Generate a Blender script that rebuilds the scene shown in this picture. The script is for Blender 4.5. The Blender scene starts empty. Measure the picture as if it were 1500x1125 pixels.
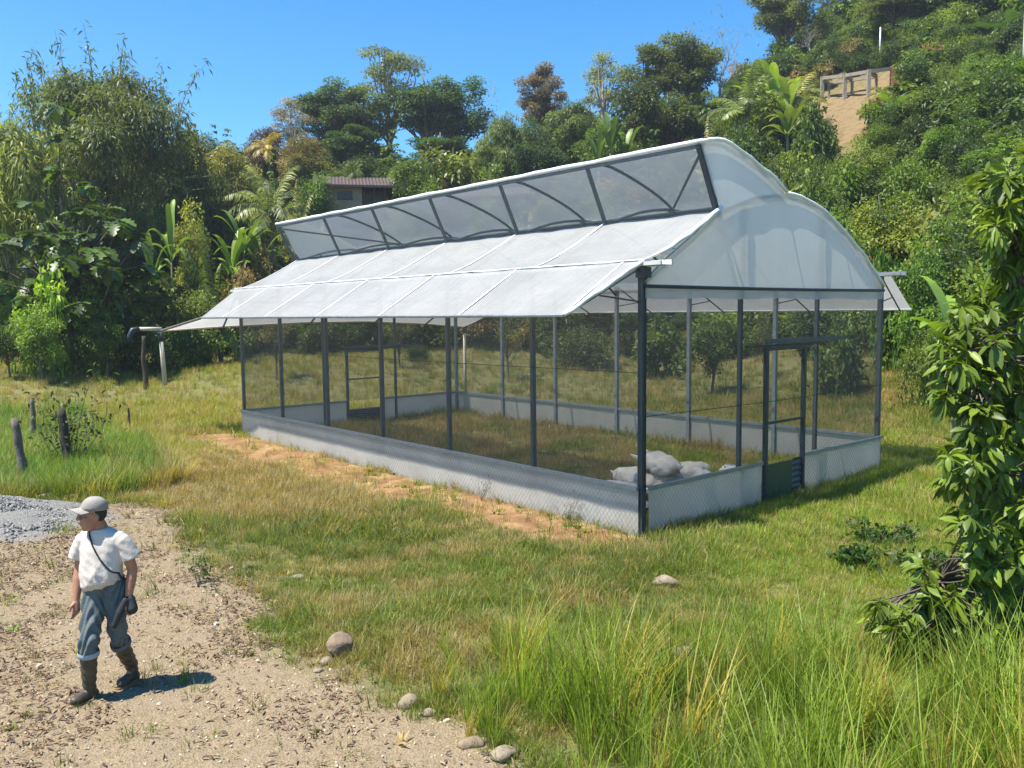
import bpy, bmesh, math, random
import numpy as np
from mathutils import Vector, Matrix, Euler

SC = bpy.context.scene
COL = SC.collection
PI = math.pi

# ------------------------------------------------------------------ camera
CAM_H = 3.1                      # metres above the yard
F_PX = 1230.8                    # focal length in pixels of the 1500 px wide photograph
PITCH, ROLL = 0.085, -0.0109
_fw = np.array([0, math.cos(PITCH), -math.sin(PITCH)])
_rt = np.array([1.0, 0, 0]); _up = np.cross(_rt, _fw)
CR = math.cos(ROLL) * _rt + math.sin(ROLL) * _up
CU = -math.sin(ROLL) * _rt + math.cos(ROLL) * _up
CF = _fw
cd = bpy.data.cameras.new('camera'); cam = bpy.data.objects.new('camera', cd); COL.objects.link(cam)
cd.sensor_width = 36; cd.lens = 36 * F_PX / 1500; cd.clip_start = 0.1; cd.clip_end = 3000
M = Matrix.Identity(4)
for i in range(3):
    M[i][0], M[i][1], M[i][2] = CR[i], CU[i], -CF[i]
M[2][3] = CAM_H
cam.matrix_world = M
SC.camera = cam

# ------------------------------------------------------------------ light
SUN_EL = math.radians(65)
SUN_TO = np.array([0.92, 0.39]); SUN_TO = SUN_TO / np.linalg.norm(SUN_TO)   # where shadows fall
SUN_DIR = Vector((SUN_TO[0] * math.cos(SUN_EL), SUN_TO[1] * math.cos(SUN_EL), -math.sin(SUN_EL)))
sd = bpy.data.lights.new('sun', 'SUN'); sun = bpy.data.objects.new('sun', sd); COL.objects.link(sun)
sd.energy = 5.0; sd.angle = math.radians(0.53); sd.color = (1.0, 0.95, 0.86)
sun.rotation_euler = SUN_DIR.to_track_quat('-Z', 'Y').to_euler()
sun.location = (-20, -10, 60)

world = bpy.data.worlds.new('World'); SC.world = world; world.use_nodes = True
wn = world.node_tree; wn.nodes.clear()
sky = wn.nodes.new('ShaderNodeTexSky'); sky.sky_type = 'NISHITA'; sky.sun_disc = False
sky.sun_elevation = SUN_EL; sky.sun_rotation = math.atan2(-SUN_TO[0], -SUN_TO[1])
sky.altitude = 600; sky.air_density = 1.0; sky.dust_density = 0.15; sky.ozone_density = 1.6
hsv = wn.nodes.new('ShaderNodeHueSaturation'); hsv.inputs['Saturation'].default_value = 1.42
hsv.inputs['Value'].default_value = 1.16
bg = wn.nodes.new('ShaderNodeBackground'); bg.inputs['Strength'].default_value = 0.09
wo = wn.nodes.new('ShaderNodeOutputWorld')
tintn = wn.nodes.new('ShaderNodeMix'); tintn.data_type = 'RGBA'; tintn.blend_type = 'MULTIPLY'; tintn.inputs[0].default_value = 1.0
tintn.inputs[7].default_value = (0.90, 1.05, 1.06, 1)
wn.links.new(sky.outputs[0], hsv.inputs['Color']); wn.links.new(hsv.outputs[0], tintn.inputs[6]); wn.links.new(tintn.outputs[2], bg.inputs['Color'])
wn.links.new(bg.outputs[0], wo.inputs['Surface'])
SC.view_settings.view_transform = 'Standard'; SC.view_settings.look = 'None'
SC.view_settings.exposure = 1.08; SC.view_settings.gamma = 1.0; SC.view_settings.use_curve_mapping = False
SC.render.engine = 'CYCLES'
SC.cycles.use_denoising = True
SC.cycles.max_bounces = 8; SC.cycles.diffuse_bounces = 3; SC.cycles.glossy_bounces = 2
SC.cycles.transmission_bounces = 5; SC.cycles.transparent_max_bounces = 16
SC.cycles.caustics_reflective = False; SC.cycles.caustics_refractive = False
SC.cycles.sample_clamp_indirect = 8

# ------------------------------------------------------------------ helpers
def tag(o, label=None, cat=None, group=None, kind=None):
    if label: o['label'] = label
    if cat: o['category'] = cat
    if group: o['group'] = group
    if kind: o['kind'] = kind
    return o

def empty(name, loc=(0, 0, 0), rz=0.0):
    o = bpy.data.objects.new(name, None); COL.objects.link(o)
    o.location = loc; o.rotation_euler = (0, 0, rz); o.empty_display_size = 0.2
    return o

def link(name, me, parent=None, loc=None, rz=None):
    o = bpy.data.objects.new(name, me); COL.objects.link(o)
    if parent is not None: o.parent = parent
    if loc is not None: o.location = loc
    if rz is not None: o.rotation_euler = (0, 0, rz)
    return o

def np_mesh(name, V, F, mat=None, smooth=False, attrs=None):
    """V (n,3), F (m,k) with constant k; attrs {name: per-face float array}"""
    V = np.asarray(V, np.float32); F = np.asarray(F, np.int32)
    me = bpy.data.meshes.new(name); m, k = F.shape
    me.vertices.add(len(V)); me.vertices.foreach_set('co', V.ravel())
    me.loops.add(m * k); me.loops.foreach_set('vertex_index', F.ravel())
    me.polygons.add(m); me.polygons.foreach_set('loop_start', np.arange(0, m * k, k, dtype=np.int32))
    try: me.polygons.foreach_set('loop_total', np.full(m, k, np.int32))
    except Exception: pass
    if smooth: me.polygons.foreach_set('use_smooth', np.ones(m, bool))
    me.update(calc_edges=True); me.validate()
    for n, arr in (attrs or {}).items():
        at = me.attributes.new(n, 'FLOAT', 'FACE'); at.data.foreach_set('value', np.asarray(arr, np.float32))
    if mat: me.materials.append(mat)
    return me

class MB:
    """collects shapes and links them as one mesh object"""
    def __init__(s): s.v = []; s.f = []
    def add(s, vs, fs):
        o = len(s.v); s.v += [tuple(p) for p in vs]; s.f += [tuple(i + o for i in f) for f in fs]; return s
    def box(s, a, b):
        (x0, y0, z0), (x1, y1, z1) = a, b
        v = [(x0, y0, z0), (x1, y0, z0), (x1, y1, z0), (x0, y1, z0), (x0, y0, z1), (x1, y0, z1), (x1, y1, z1), (x0, y1, z1)]
        return s.add(v, [(0, 3, 2, 1), (4, 5, 6, 7), (0, 1, 5, 4), (1, 2, 6, 5), (2, 3, 7, 6), (3, 0, 4, 7)])
    def bar(s, p, q, w, h=None, up=(0, 0, 1)):
        h = h or w; p = Vector(p); q = Vector(q); d = (q - p).normalized(); up = Vector(up)
        if abs(d.dot(up)) > 0.98: up = Vector((1, 0, 0)) if abs(d.x) < 0.9 else Vector((0, 1, 0))
        a = d.cross(up).normalized() * w / 2; b = a.cross(d).normalized() * h / 2
        v = [p - a - b, p + a - b, p + a + b, p - a + b, q - a - b, q + a - b, q + a + b, q - a + b]
        return s.add(v, [(0, 3, 2, 1), (4, 5, 6, 7), (0, 1, 5, 4), (1, 2, 6, 5), (2, 3, 7, 6), (3, 0, 4, 7)])
    def tube(s, pts, r, n=6, cap=True, squash=None):
        pts = [Vector(p) for p in pts]; m = len(pts)
        rs = [r] * m if not hasattr(r, '__len__') else list(r)
        ref = None; rings = []
        for i, p in enumerate(pts):
            d = (pts[min(i + 1, m - 1)] - pts[max(i - 1, 0)])
            d = d.normalized() if d.length > 1e-9 else Vector((0, 0, 1))
            if ref is None: ref = d.orthogonal().normalized()
            a = (ref - d * ref.dot(d)); a = a.normalized() if a.length > 1e-6 else d.orthogonal().normalized()
            ref = a; b = d.cross(a)
            rings.append([p + (a * math.cos(2 * PI * k / n) + b * math.sin(2 * PI * k / n)) * rs[i] for k in range(n)])
        vs = [q for rg in rings for q in rg]; fs = []
        for i in range(m - 1):
            for k in range(n):
                k2 = (k + 1) % n
                fs.append((i * n + k, i * n + k2, (i + 1) * n + k2, (i + 1) * n + k))
        if cap: fs += [tuple(range(n))[::-1], tuple((m - 1) * n + k for k in range(n))]
        return s.add(vs, fs)
    def rings(s, rs, cap=True):
        """loft through equal length rings of points"""
        n = len(rs[0]); vs = [p for r in rs for p in r]; fs = []
        for i in range(len(rs) - 1):
            for k in range(n):
                k2 = (k + 1) % n; fs.append((i * n + k, i * n + k2, (i + 1) * n + k2, (i + 1) * n + k))
        if cap: fs += [tuple(range(n))[::-1], tuple((len(rs) - 1) * n + k for k in range(n))]
        return s.add(vs, fs)
    def grid(s, nu, nv, fn):
        vs = [fn(i / nu, j / nv) for i in range(nu + 1) for j in range(nv + 1)]
        fs = [(i * (nv + 1) + j, i * (nv + 1) + j + 1, (i + 1) * (nv + 1) + j + 1, (i + 1) * (nv + 1) + j) for i in range(nu) for j in range(nv)]
        return s.add(vs, fs)
    def mesh(s, name, mat, smooth=False):
        me = bpy.data.meshes.new(name); me.from_pydata([tuple(p) for p in s.v], [], s.f)
        if smooth:
            me.polygons.foreach_set('use_smooth', [True] * len(me.polygons))
        if mat: me.materials.append(mat)
        me.update(); return me
    def build(s, name, mat, parent=None, smooth=False):
        return link(name, s.mesh(name, mat, smooth), parent)

def unit(v):
    v = np.asarray(v, float); return v / np.maximum(np.linalg.norm(v, axis=-1, keepdims=True), 1e-9)

# cheap value noise for placement and terrain (numpy)
_perm = np.random.RandomState(7).rand(256, 256)
def vnoise(x, y):
    x = np.asarray(x, float); y = np.asarray(y, float)
    xi = np.floor(x).astype(int); yi = np.floor(y).astype(int); fx = x - xi; fy = y - yi
    fx = fx * fx * (3 - 2 * fx); fy = fy * fy * (3 - 2 * fy)
    g = lambda i, j: _perm[i % 256, j % 256]
    return (g(xi, yi) * (1 - fx) + g(xi + 1, yi) * fx) * (1 - fy) + (g(xi, yi + 1) * (1 - fx) + g(xi + 1, yi + 1) * fx) * fy
def fbm(x, y, o=3):
    s = 0; a = 1; t = 0
    for k in range(o):
        s = s + a * vnoise(x * 2 ** k + 17.3 * k, y * 2 ** k + 5.1 * k); t += a; a *= 0.5
    return s / t            # 0..1

# ------------------------------------------------------------------ materials
def nodes(name):
    m = bpy.data.materials.new(name); m.use_nodes = True; nt = m.node_tree
    return m, nt, nt.nodes['Principled BSDF'], nt.nodes['Material Output']
def nd(nt, t, **kw):
    n = nt.nodes.new('ShaderNode' + t)
    for k, v in kw.items():
        if k in n.inputs: n.inputs[k].default_value = v
        else: setattr(n, k, v)
    return n
def mixc(nt, a, b, fac, blend='MIX'):
    n = nt.nodes.new('ShaderNodeMix'); n.data_type = 'RGBA'; n.blend_type = blend
    for s, val in ((6, a), (7, b), (0, fac)):
        if hasattr(val, 'is_linked') or isinstance(val, bpy.types.NodeSocket): nt.links.new(val, n.inputs[s])
        else: n.inputs[s].default_value = (*val, 1) if isinstance(val, tuple) and len(val) == 3 else val
    return n.outputs[2]
def ramp(nt, fac, stops):
    n = nt.nodes.new('ShaderNodeValToRGB'); e = n.color_ramp.elements
    while len(e) < len(stops): e.new(0.5)
    for el, (p, c) in zip(e, stops):
        el.position = p; el.color = (*c, 1) if len(c) == 3 else c
    nt.links.new(fac, n.inputs[0]); return n.outputs[0]
def noise(nt, scale, detail=4, coord=None, rough=0.55):
    n = nt.nodes.new('ShaderNodeTexNoise'); n.inputs['Scale'].default_value = scale
    n.inputs['Detail'].default_value = detail; n.inputs['Roughness'].default_value = rough
    if coord is not None: nt.links.new(coord, n.inputs['Vector'])
    return n.outputs['Fac']
def objco(nt): return nt.nodes.new('ShaderNodeTexCoord').outputs['Object']
def bump(nt, bsdf, h, strength=0.3, dist=0.02):
    b = nt.nodes.new('ShaderNodeBump'); b.inputs['Strength'].default_value = strength; b.inputs['Distance'].default_value = dist
    nt.links.new(h, b.inputs['Height']); nt.links.new(b.outputs[0], bsdf.inputs['Normal']); return b

def simple(name, c1, c2=None, scale=8, rough=0.6, metal=0.0, bmp=0.0, bscale=40, spec=0.4):
    m, nt, b, o = nodes(name); co = objco(nt)
    c2 = c2 or tuple(x * 0.75 for x in c1)
    nt.links.new(ramp(nt, noise(nt, scale, 5, co), [(0.3, c1), (0.7, c2)]), b.inputs['Base Color'])
    b.inputs['Roughness'].default_value = rough; b.inputs['Metallic'].default_value = metal
    b.inputs['Specular IOR Level'].default_value = spec
    if bmp: bump(nt, b, noise(nt, bscale, 4, co), bmp, 0.02)
    return m

def leaf_mat(name, rough=0.5, trans=0.3, inst=False, var=(0.55, 1.45), spec=0.35, tip=(1.25, 1.15, 0.6)):
    """foliage: tint from the object (or the instance), per leaf variation, light passing through"""
    m, nt, b, o = nodes(name)
    if inst:
        a = nd(nt, 'Attribute', attribute_type='INSTANCER', attribute_name='tint'); tint = a.outputs['Color']
    else:
        tint = nd(nt, 'ObjectInfo').outputs['Color']
    av = nd(nt, 'Attribute', attribute_type='GEOMETRY', attribute_name='v').outputs['Fac']
    mr = nd(nt, 'MapRange'); nt.links.new(av, mr.inputs['Value'])
    mr.inputs['To Min'].default_value, mr.inputs['To Max'].default_value = var
    sc = nt.nodes.new('ShaderNodeVectorMath'); sc.operation = 'SCALE'
    nt.links.new(tint, sc.inputs[0]); nt.links.new(mr.outputs[0], sc.inputs['Scale'])
    warm = mixc(nt, sc.outputs[0], tip, 1.0, 'MULTIPLY')
    pw = nd(nt, 'Math', operation='POWER'); nt.links.new(av, pw.inputs[0]); pw.inputs[1].default_value = 2.2
    colr = mixc(nt, sc.outputs[0], warm, pw.outputs[0])
    nt.links.new(colr, b.inputs['Base Color']); b.inputs['Roughness'].default_value = rough
    b.inputs['Specular IOR Level'].default_value = spec
    tr = nd(nt, 'BsdfTranslucent')
    nt.links.new(mixc(nt, colr, (1.5, 1.5, 0.55), 1.0, 'MULTIPLY'), tr.inputs['Color'])
    mx = nd(nt, 'MixShader'); mx.inputs[0].default_value = trans
    nt.links.new(b.outputs[0], mx.inputs[1]); nt.links.new(tr.outputs[0], mx.inputs[2])
    nt.links.new(mx.outputs[0], o.inputs['Surface']); return m

def film_mat(name, col, trans, clear=0.08, rough=0.35, wrinkle=0.12, wscale=3.0, dirt=0.1):
    """greenhouse plastic film: part scatters back, part passes through, a little stays clear"""
    m, nt, b, o = nodes(name); co = objco(nt)
    n1 = noise(nt, 1.3, 5, co)
    cc = ramp(nt, n1, [(0.25, tuple(c * (1 - dirt) for c in col)), (0.75, col)])
    nt.links.new(cc, b.inputs['Base Color']); b.inputs['Roughness'].default_value = rough
    b.inputs['Specular IOR Level'].default_value = 0.45
    mp = nd(nt, 'Mapping'); nt.links.new(co, mp.inputs['Vector']); mp.inputs['Scale'].default_value = (1.0, 3.5, 1.0)
    bump(nt, b, noise(nt, wscale, 4, mp.outputs[0]), wrinkle, 0.15)
    tr = nd(nt, 'BsdfTranslucent'); nt.links.new(cc, tr.inputs['Color'])
    mx = nd(nt, 'MixShader'); mx.inputs[0].default_value = trans
    nt.links.new(b.outputs[0], mx.inputs[1]); nt.links.new(tr.outputs[0], mx.inputs[2])
    tp = nd(nt, 'BsdfTransparent'); m2 = nd(nt, 'MixShader'); m2.inputs[0].default_value = clear
    nt.links.new(mx.outputs[0], m2.inputs[1]); nt.links.new(tp.outputs[0], m2.inputs[2])
    nt.links.new(m2.outputs[0], o.inputs['Surface']); return m

def net_mat(name, col, clear, scale=0):
    m, nt, b, o = nodes(name)
    b.inputs['Base Color'].default_value = (*col, 1); b.inputs['Roughness'].default_value = 0.7
    tp = nd(nt, 'BsdfTransparent'); mx = nd(nt, 'MixShader'); mx.inputs[0].default_value = clear
    nt.links.new(b.outputs[0], mx.inputs[1]); nt.links.new(tp.outputs[0], mx.inputs[2])
    nt.links.new(mx.outputs[0], o.inputs['Surface']); return m

MT = {}
MT['film'] = film_mat('roof_film', (0.64, 0.635, 0.62), 0.45, 0.17, wrinkle=0.35, dirt=0.2)
MT['film_clear'] = film_mat('clear_roof_film', (0.50, 0.56, 0.63), 0.40, 0.45, wrinkle=0.3, dirt=0.2)
MT['film_gable'] = film_mat('gable_film', (0.93, 0.915, 0.865), 0.62, 0.08, wrinkle=0.25, dirt=0.08)
MT['film_wall'] = film_mat('wall_film', (0.80, 0.755, 0.665), 0.48, 0.03, rough=0.45, wrinkle=0.2, dirt=0.22)
def add_splash(m):
    # mud splashed up the foot of the film
    nt = m.node_tree; b = nt.nodes['Principled BSDF']; src = b.inputs['Base Color'].links[0].from_socket; co = objco(nt)
    sx = nd(nt, 'SeparateXYZ'); nt.links.new(co, sx.inputs[0]); n1 = noise(nt, 3.0, 6, co, 0.7); n2 = noise(nt, 30, 3, co)
    h = nd(nt, 'Math', operation='MULTIPLY_ADD'); nt.links.new(n1, h.inputs[0]); h.inputs[1].default_value = 0.55; h.inputs[2].default_value = -0.17
    d = nd(nt, 'Math', operation='SUBTRACT'); nt.links.new(h.outputs[0], d.inputs[0]); nt.links.new(sx.outputs[2], d.inputs[1])
    k = nd(nt, 'Math', operation='MULTIPLY'); nt.links.new(d.outputs[0], k.inputs[0]); k.inputs[1].default_value = 5.0; k.use_clamp = True
    k2 = nd(nt, 'Math', operation='MULTIPLY'); nt.links.new(k.outputs[0], k2.inputs[0]); nt.links.new(n2, k2.inputs[1])
    c = mixc(nt, src, (0.36, 0.23, 0.12), k2.outputs[0]); nt.links.new(c, b.inputs['Base Color'])
add_splash(MT['film_wall'])
MT['net'] = net_mat('insect_net', (0.055, 0.06, 0.058), 0.70)
MT['vent_net'] = net_mat('vent_net', (0.17, 0.19, 0.21), 0.66)
MT['steel'] = simple('galvanised_steel', (0.30, 0.33, 0.35), (0.20, 0.225, 0.24), 9, 0.45, 0.35, 0.05)
MT['dark_steel'] = simple('dark_blue_steel', (0.045, 0.06, 0.075), (0.03, 0.04, 0.05), 6, 0.45, 0.2, 0.05)
MT['grey_steel'] = simple('grey_painted_steel', (0.105, 0.12, 0.125), (0.075, 0.085, 0.09), 6, 0.5, 0.2, 0.05)
MT['white_steel'] = simple('white_gutter_steel', (0.62, 0.63, 0.62), (0.45, 0.45, 0.44), 5, 0.4, 0.1, 0.05)
MT['strap'] = simple('white_strap', (0.85, 0.86, 0.86), (0.75, 0.76, 0.76), 5, 0.5)
MT['wire'] = simple('fence_wire', (0.33, 0.34, 0.33), (0.22, 0.22, 0.21), 20, 0.45, 0.5)
MT['black'] = simple('black_cable', (0.02, 0.02, 0.02), None, 5, 0.6)
MT['green_sheet'] = simple('green_sheet', (0.05, 0.09, 0.06), (0.035, 0.065, 0.045), 4, 0.45)
MT['pvc'] = simple('pvc_pipe', (0.62, 0.56, 0.44), (0.5, 0.44, 0.34), 5, 0.45)
MT['sack'] = simple('woven_sack', (0.80, 0.74, 0.64), (0.60, 0.51, 0.39), 5, 0.8, 0, 1.0, 11)
MT['sack_grey'] = simple('grey_woven_sack', (0.42, 0.41, 0.38), (0.30, 0.29, 0.27), 5, 0.8, 0, 1.0, 11)
MT['wood'] = simple('weathered_wood', (0.20, 0.17, 0.14), (0.09, 0.075, 0.06), 7, 0.9, 0, 0.6, 25)
MT['dark_wood'] = simple('dark_mossy_wood', (0.075, 0.065, 0.05), (0.035, 0.03, 0.022), 7, 0.95, 0, 0.7, 25)
MT['bark'] = simple('bark', (0.17, 0.14, 0.11), (0.08, 0.065, 0.05), 5, 0.9, 0, 0.5, 18)
MT['pale_bark'] = simple('pale_bark', (0.36, 0.33, 0.29), (0.22, 0.19, 0.16), 5, 0.9, 0, 0.4, 18)
MT['bamboo_culm'] = simple('bamboo_culm', (0.24, 0.24, 0.09), (0.14, 0.15, 0.06), 4, 0.5)
MT['rock'] = simple('brown_rock', (0.27, 0.20, 0.135), (0.16, 0.115, 0.08), 9, 0.95, 0, 1.0, 14)
MT['pale_rock'] = simple('pale_rock', (0.29, 0.235, 0.165), (0.16, 0.125, 0.085), 9, 0.95, 0, 1.0, 14)
MT['concrete'] = simple('old_concrete', (0.34, 0.29, 0.22), (0.22, 0.18, 0.14), 3, 0.9, 0, 0.4, 12)
MT['orange_wood'] = simple('orange_painted_post', (0.42, 0.15, 0.06), (0.3, 0.11, 0.05), 3, 0.8)
MT['cream_wall'] = simple('cream_plaster', (0.30, 0.25, 0.18), (0.22, 0.18, 0.13), 2, 0.9)
MT['green_wall'] = simple('green_plaster', (0.07, 0.13, 0.11), (0.05, 0.1, 0.085), 2, 0.9)
MT['brick_wall'] = simple('brick_plaster', (0.36, 0.17, 0.11), (0.26, 0.12, 0.08), 2, 0.9)
MT['rust_roof'] = simple('rusty_roof_sheet', (0.10, 0.062, 0.05), (0.06, 0.045, 0.04), 2, 0.7, 0.1)
MT['dark_glass'] = simple('dark_window', (0.02, 0.022, 0.025), None, 3, 0.3)
MT['leaf'] = leaf_mat('foliage', 0.5, 0.36)
MT['gloss_leaf'] = leaf_mat('glossy_foliage', 0.44, 0.28, spec=0.4)
MT['leaf_inst'] = leaf_mat('thicket_foliage', 0.5, 0.36, inst=True)
MT['grass'] = leaf_mat('grass_blades', 0.5, 0.4, inst=True, var=(0.65, 1.4), tip=(1.2, 1.1, 0.75))
MT['litter'] = leaf_mat('dry_leaves', 0.7, 0.1, inst=True, var=(0.5, 1.4), tip=(1.1, 1.0, 0.9))
MT['pebble'] = leaf_mat('pebbles', 0.9, 0.0, inst=True, var=(0.8, 1.2), tip=(1, 1, 1))
# ------------------------------------------------------------------ terrain
_A = np.array([-1.6, -0.61, -0.33, -0.07, 0.20, 0.435, 0.61, 1.6])
_D0 = np.array([22, 22, 23, 27, 26, 20, 16, 12.0])
_G = np.array([.07, .07, .07, .08, .08, .10, .12, .15])
_YF = np.array([42, 40, 40, 40, 36, 29, 24, 18.0])
_S = np.array([.40, .42, .45, .45, .50, .60, .62, .62])
_YR = np.array([85, 80, 75, 72, 70, 92, 105, 110.0])
def softplus(t, k=2.0): return np.where(t / k > 30, t, k * np.log1p(np.exp(np.clip(t / k, -40, 30))))
GRAVEL_C = (-8.1, 11.9)
def terrain(x, y):
    x = np.asarray(x, float); y = np.asarray(y, float)
    a = x / np.maximum(y, 9.0); a = np.clip(a, -1.6, 1.6)
    d0, g, yf, s, yr = (np.interp(a, _A, t) for t in (_D0, _G, _YF, _S, _YR))
    d = y
    z = g * softplus(d - d0, 1.0) + (s - g) * softplus(d - yf, 2.0) - (s + 0.1) * softplus(d - yr, 4.0)
    hill = np.clip((d - d0) / 15, 0, 1)
    z = z + hill * (fbm(x * 0.15, y * 0.15, 3) - 0.5) * 1.6
    z = np.maximum(z, -3)
    # small unevenness of the yard
    z = z + (fbm(x * 0.7, y * 0.7, 3) - 0.5) * 0.07
    # gravel heap by the track
    r2 = ((x - GRAVEL_C[0]) / 2.3) ** 2 + ((y - GRAVEL_C[1]) / 1.25) ** 2
    z = z + 0.52 * np.exp(-r2 * 1.1) * (0.9 + 0.2 * vnoise(x * 2, y * 2))
    return z
def tz(x, y): return float(terrain(x, y))

def ray(px, py): return CF + CR * (px - 750) / F_PX - CU * (py - 562.5) / F_PX
def gp(px, py, z=0.0):
    """photo pixel -> point on the level z"""
    d = ray(px, py); t = (z - CAM_H) / d[2]; return np.array([d[0] * t, d[1] * t, z])
def gt(px, py):
    """photo pixel -> point on the terrain"""
    d = ray(px, py); t = 3.0; C = np.array([0, 0, CAM_H])
    while t < 140:
        P = C + d * t
        if P[2] < tz(P[0], P[1]): return P
        t += 0.05 if t < 30 else 0.2
    return C + d * 80
def at(px, depth):
    d = ray(px, 460); t = depth / d[1]; x = d[0] * t; return np.array([x, depth, tz(x, depth)])
def zat(px, py, depth):
    d = ray(px, py); return CAM_H + d[2] * depth / d[1]

GH_N = np.array([1.7814, 11.471, 0.0]); GH_A = 2.2812
GU = np.array([math.cos(GH_A), math.sin(GH_A)]); GV = np.array([math.sin(GH_A), -math.cos(GH_A)])
GL, GW = 13.345, 6.857
def to_uv(x, y):
    dx = np.asarray(x) - GH_N[0]; dy = np.asarray(y) - GH_N[1]
    return dx * GU[0] + dy * GU[1], dx * GV[0] + dy * GV[1]
def from_uv(u, v): return GH_N[:2] + GU * u + GV * v

def poly_sd(poly, x, y):
    """signed distance to a polygon in the plane, positive inside"""
    x = np.asarray(x, float); y = np.asarray(y, float); P = np.asarray(poly, float)
    d = np.full(x.shape, 1e9); ins = np.zeros(x.shape, bool)
    for i in range(len(P)):
        a = P[i]; b = P[(i + 1) % len(P)]; e = b - a; L2 = e @ e
        t = np.clip(((x - a[0]) * e[0] + (y - a[1]) * e[1]) / max(L2, 1e-9), 0, 1)
        d = np.minimum(d, np.hypot(x - a[0] - t * e[0], y - a[1] - t * e[1]))
        c = ((a[1] > y) != (b[1] > y))
        xi = (b[0] - a[0]) * (y - a[1]) / np.where(abs(b[1] - a[1]) < 1e-9, 1e-9, b[1] - a[1]) + a[0]
        ins ^= c & (x < xi)
    return np.where(ins, d, -d)
def sstep(t): t = np.clip(t, 0, 1); return t * t * (3 - 2 * t)
def pxpoly(pts): return [gp(px, py)[:2] for px, py in pts]

TRACK = pxpoly([(-900, 752), (60, 748), (200, 738), (275, 748), (290, 800), (345, 860), (395, 905), (470, 975), (560, 1015), (640, 1040), (740, 1095), (820, 1140), (900, 1300), (300, 2600), (-1500, 2600), (-1500, 1100)])
def m_track(x, y):
    return sstep((poly_sd(TRACK, x, y) + (fbm(np.asarray(x) * 1.6, np.asarray(y) * 1.6) - 0.5) * 0.9) / 0.5 + 0.5)
def m_sand(x, y):      # bare sandy strip along the low wall
    u, v = to_uv(x, y); w = fbm(np.asarray(x) * 0.9, np.asarray(y) * 0.9)
    a = sstep((v + 1.5 + 1.2 * (w - 0.5) + 0.02 * (u - 6)) / 0.35) * sstep((0.05 - v) / 0.2)
    return a * sstep((u + 0.5 + w) / 0.8) * sstep((14.2 - u + w) / 1.0)
def m_inside(x, y):
    u, v = to_uv(x, y)
    return ((u > 0) & (u < GL) & (v > 0) & (v < GW)).astype(float)
def m_gravel(x, y):
    r2 = ((x - GRAVEL_C[0]) / 2.3) ** 2 + ((y - GRAVEL_C[1]) / 1.25) ** 2
    return sstep((1.15 - r2 + 0.5 * (fbm(np.asarray(x) * 2, np.asarray(y) * 2) - 0.5)) / 0.35)
BARE = []      # (x, y, radius) bare earth on the hill
for px, py, r in ((1240, 150, 3.2), (1235, 165, 2.8), (1228, 182, 2.4), (1222, 200, 2.0), (1265, 150, 3.0), (1215, 150, 2.6), (1290, 140, 2.6), (1255, 170, 2.2), (1218, 215, 1.5), (1205, 168, 2.0), (1250, 192, 1.8), (1282, 160, 2.2), (1300, 120, 2.4)):
    p_ = gt(px, py); BARE.append((p_[0], p_[1], r))
for px, d, r in ((300, 43, 1.5), (318, 45, 1.5), (262, 42, 1.0), (1020, 60, 2.4), (1060, 58, 1.5), (520, 56, 2.5), (990, 62, 2.0), (415, 45, 1.6), (1330, 31, 1.2)):
    p_ = at(px, d); BARE.append((p_[0], p_[1], r))
def m_bare(x, y):
    m = np.zeros(np.shape(x))
    w = fbm(np.asarray(x) * 0.8, np.asarray(y) * 0.8) - 0.5
    for bx, by, r in BARE:
        m = np.maximum(m, sstep((r * (1 + w) - np.hypot(x - bx, y - by)) / (0.4 * r) ))
    return m
def m_hill(x, y):
    a = np.clip(np.asarray(x) / np.maximum(y, 9.0), -1.6, 1.6)
    return sstep((np.asarray(y) - np.interp(a, _A, _YF) + 3) / 5)

def axis(lo, hi, step, ends, grow=1.12, mx=30):
    c = list(np.arange(lo, hi + 1e-6, step))
    s = step
    while c[-1] < ends[1]: s = min(s * grow, mx); c.append(c[-1] + s)
    s = step; pre = []
    p = lo
    while p > ends[0]: s = min(s * grow, mx); p -= s; pre.append(p)
    return np.array(pre[::-1] + c)
gx = axis(-11, 10, 0.15, (-420, 420)); gy = axis(4.5, 23, 0.15, (-60, 620), 1.03, 18)
X, Y = np.meshgrid(gx, gy, indexing='ij'); Zt = terrain(X, Y)
nx, ny = X.shape
mtk, msd, mgv, mbr, mhl = m_track(X, Y), m_sand(X, Y), m_gravel(X, Y), m_bare(X, Y), m_hill(X, Y)
micro = np.random.RandomState(3).rand(nx, ny) - 0.5
near = ((X > -12) & (X < 11) & (Y > 4) & (Y < 24))
Zt = Zt + near * (micro * (0.02 * mtk + 0.05 * mgv + 0.04 * msd + 0.012))
ii = np.arange(nx * ny).reshape(nx, ny)
Fq = np.stack([ii[:-1, :-1], ii[1:, :-1], ii[1:, 1:], ii[:-1, 1:]], -1).reshape(-1, 4)
gm = np_mesh('ground', np.stack([X, Y, Zt], -1).reshape(-1, 3), Fq, None, True)
ca = gm.attributes.new('zone', 'FLOAT_COLOR', 'POINT')
ca.data.foreach_set('color', np.stack([mtk, msd, mgv, np.maximum(mbr, 0)], -1).astype(np.float32).ravel())
ha = gm.attributes.new('hill', 'FLOAT', 'POINT'); ha.data.foreach_set('value', mhl.astype(np.float32).ravel())

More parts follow.
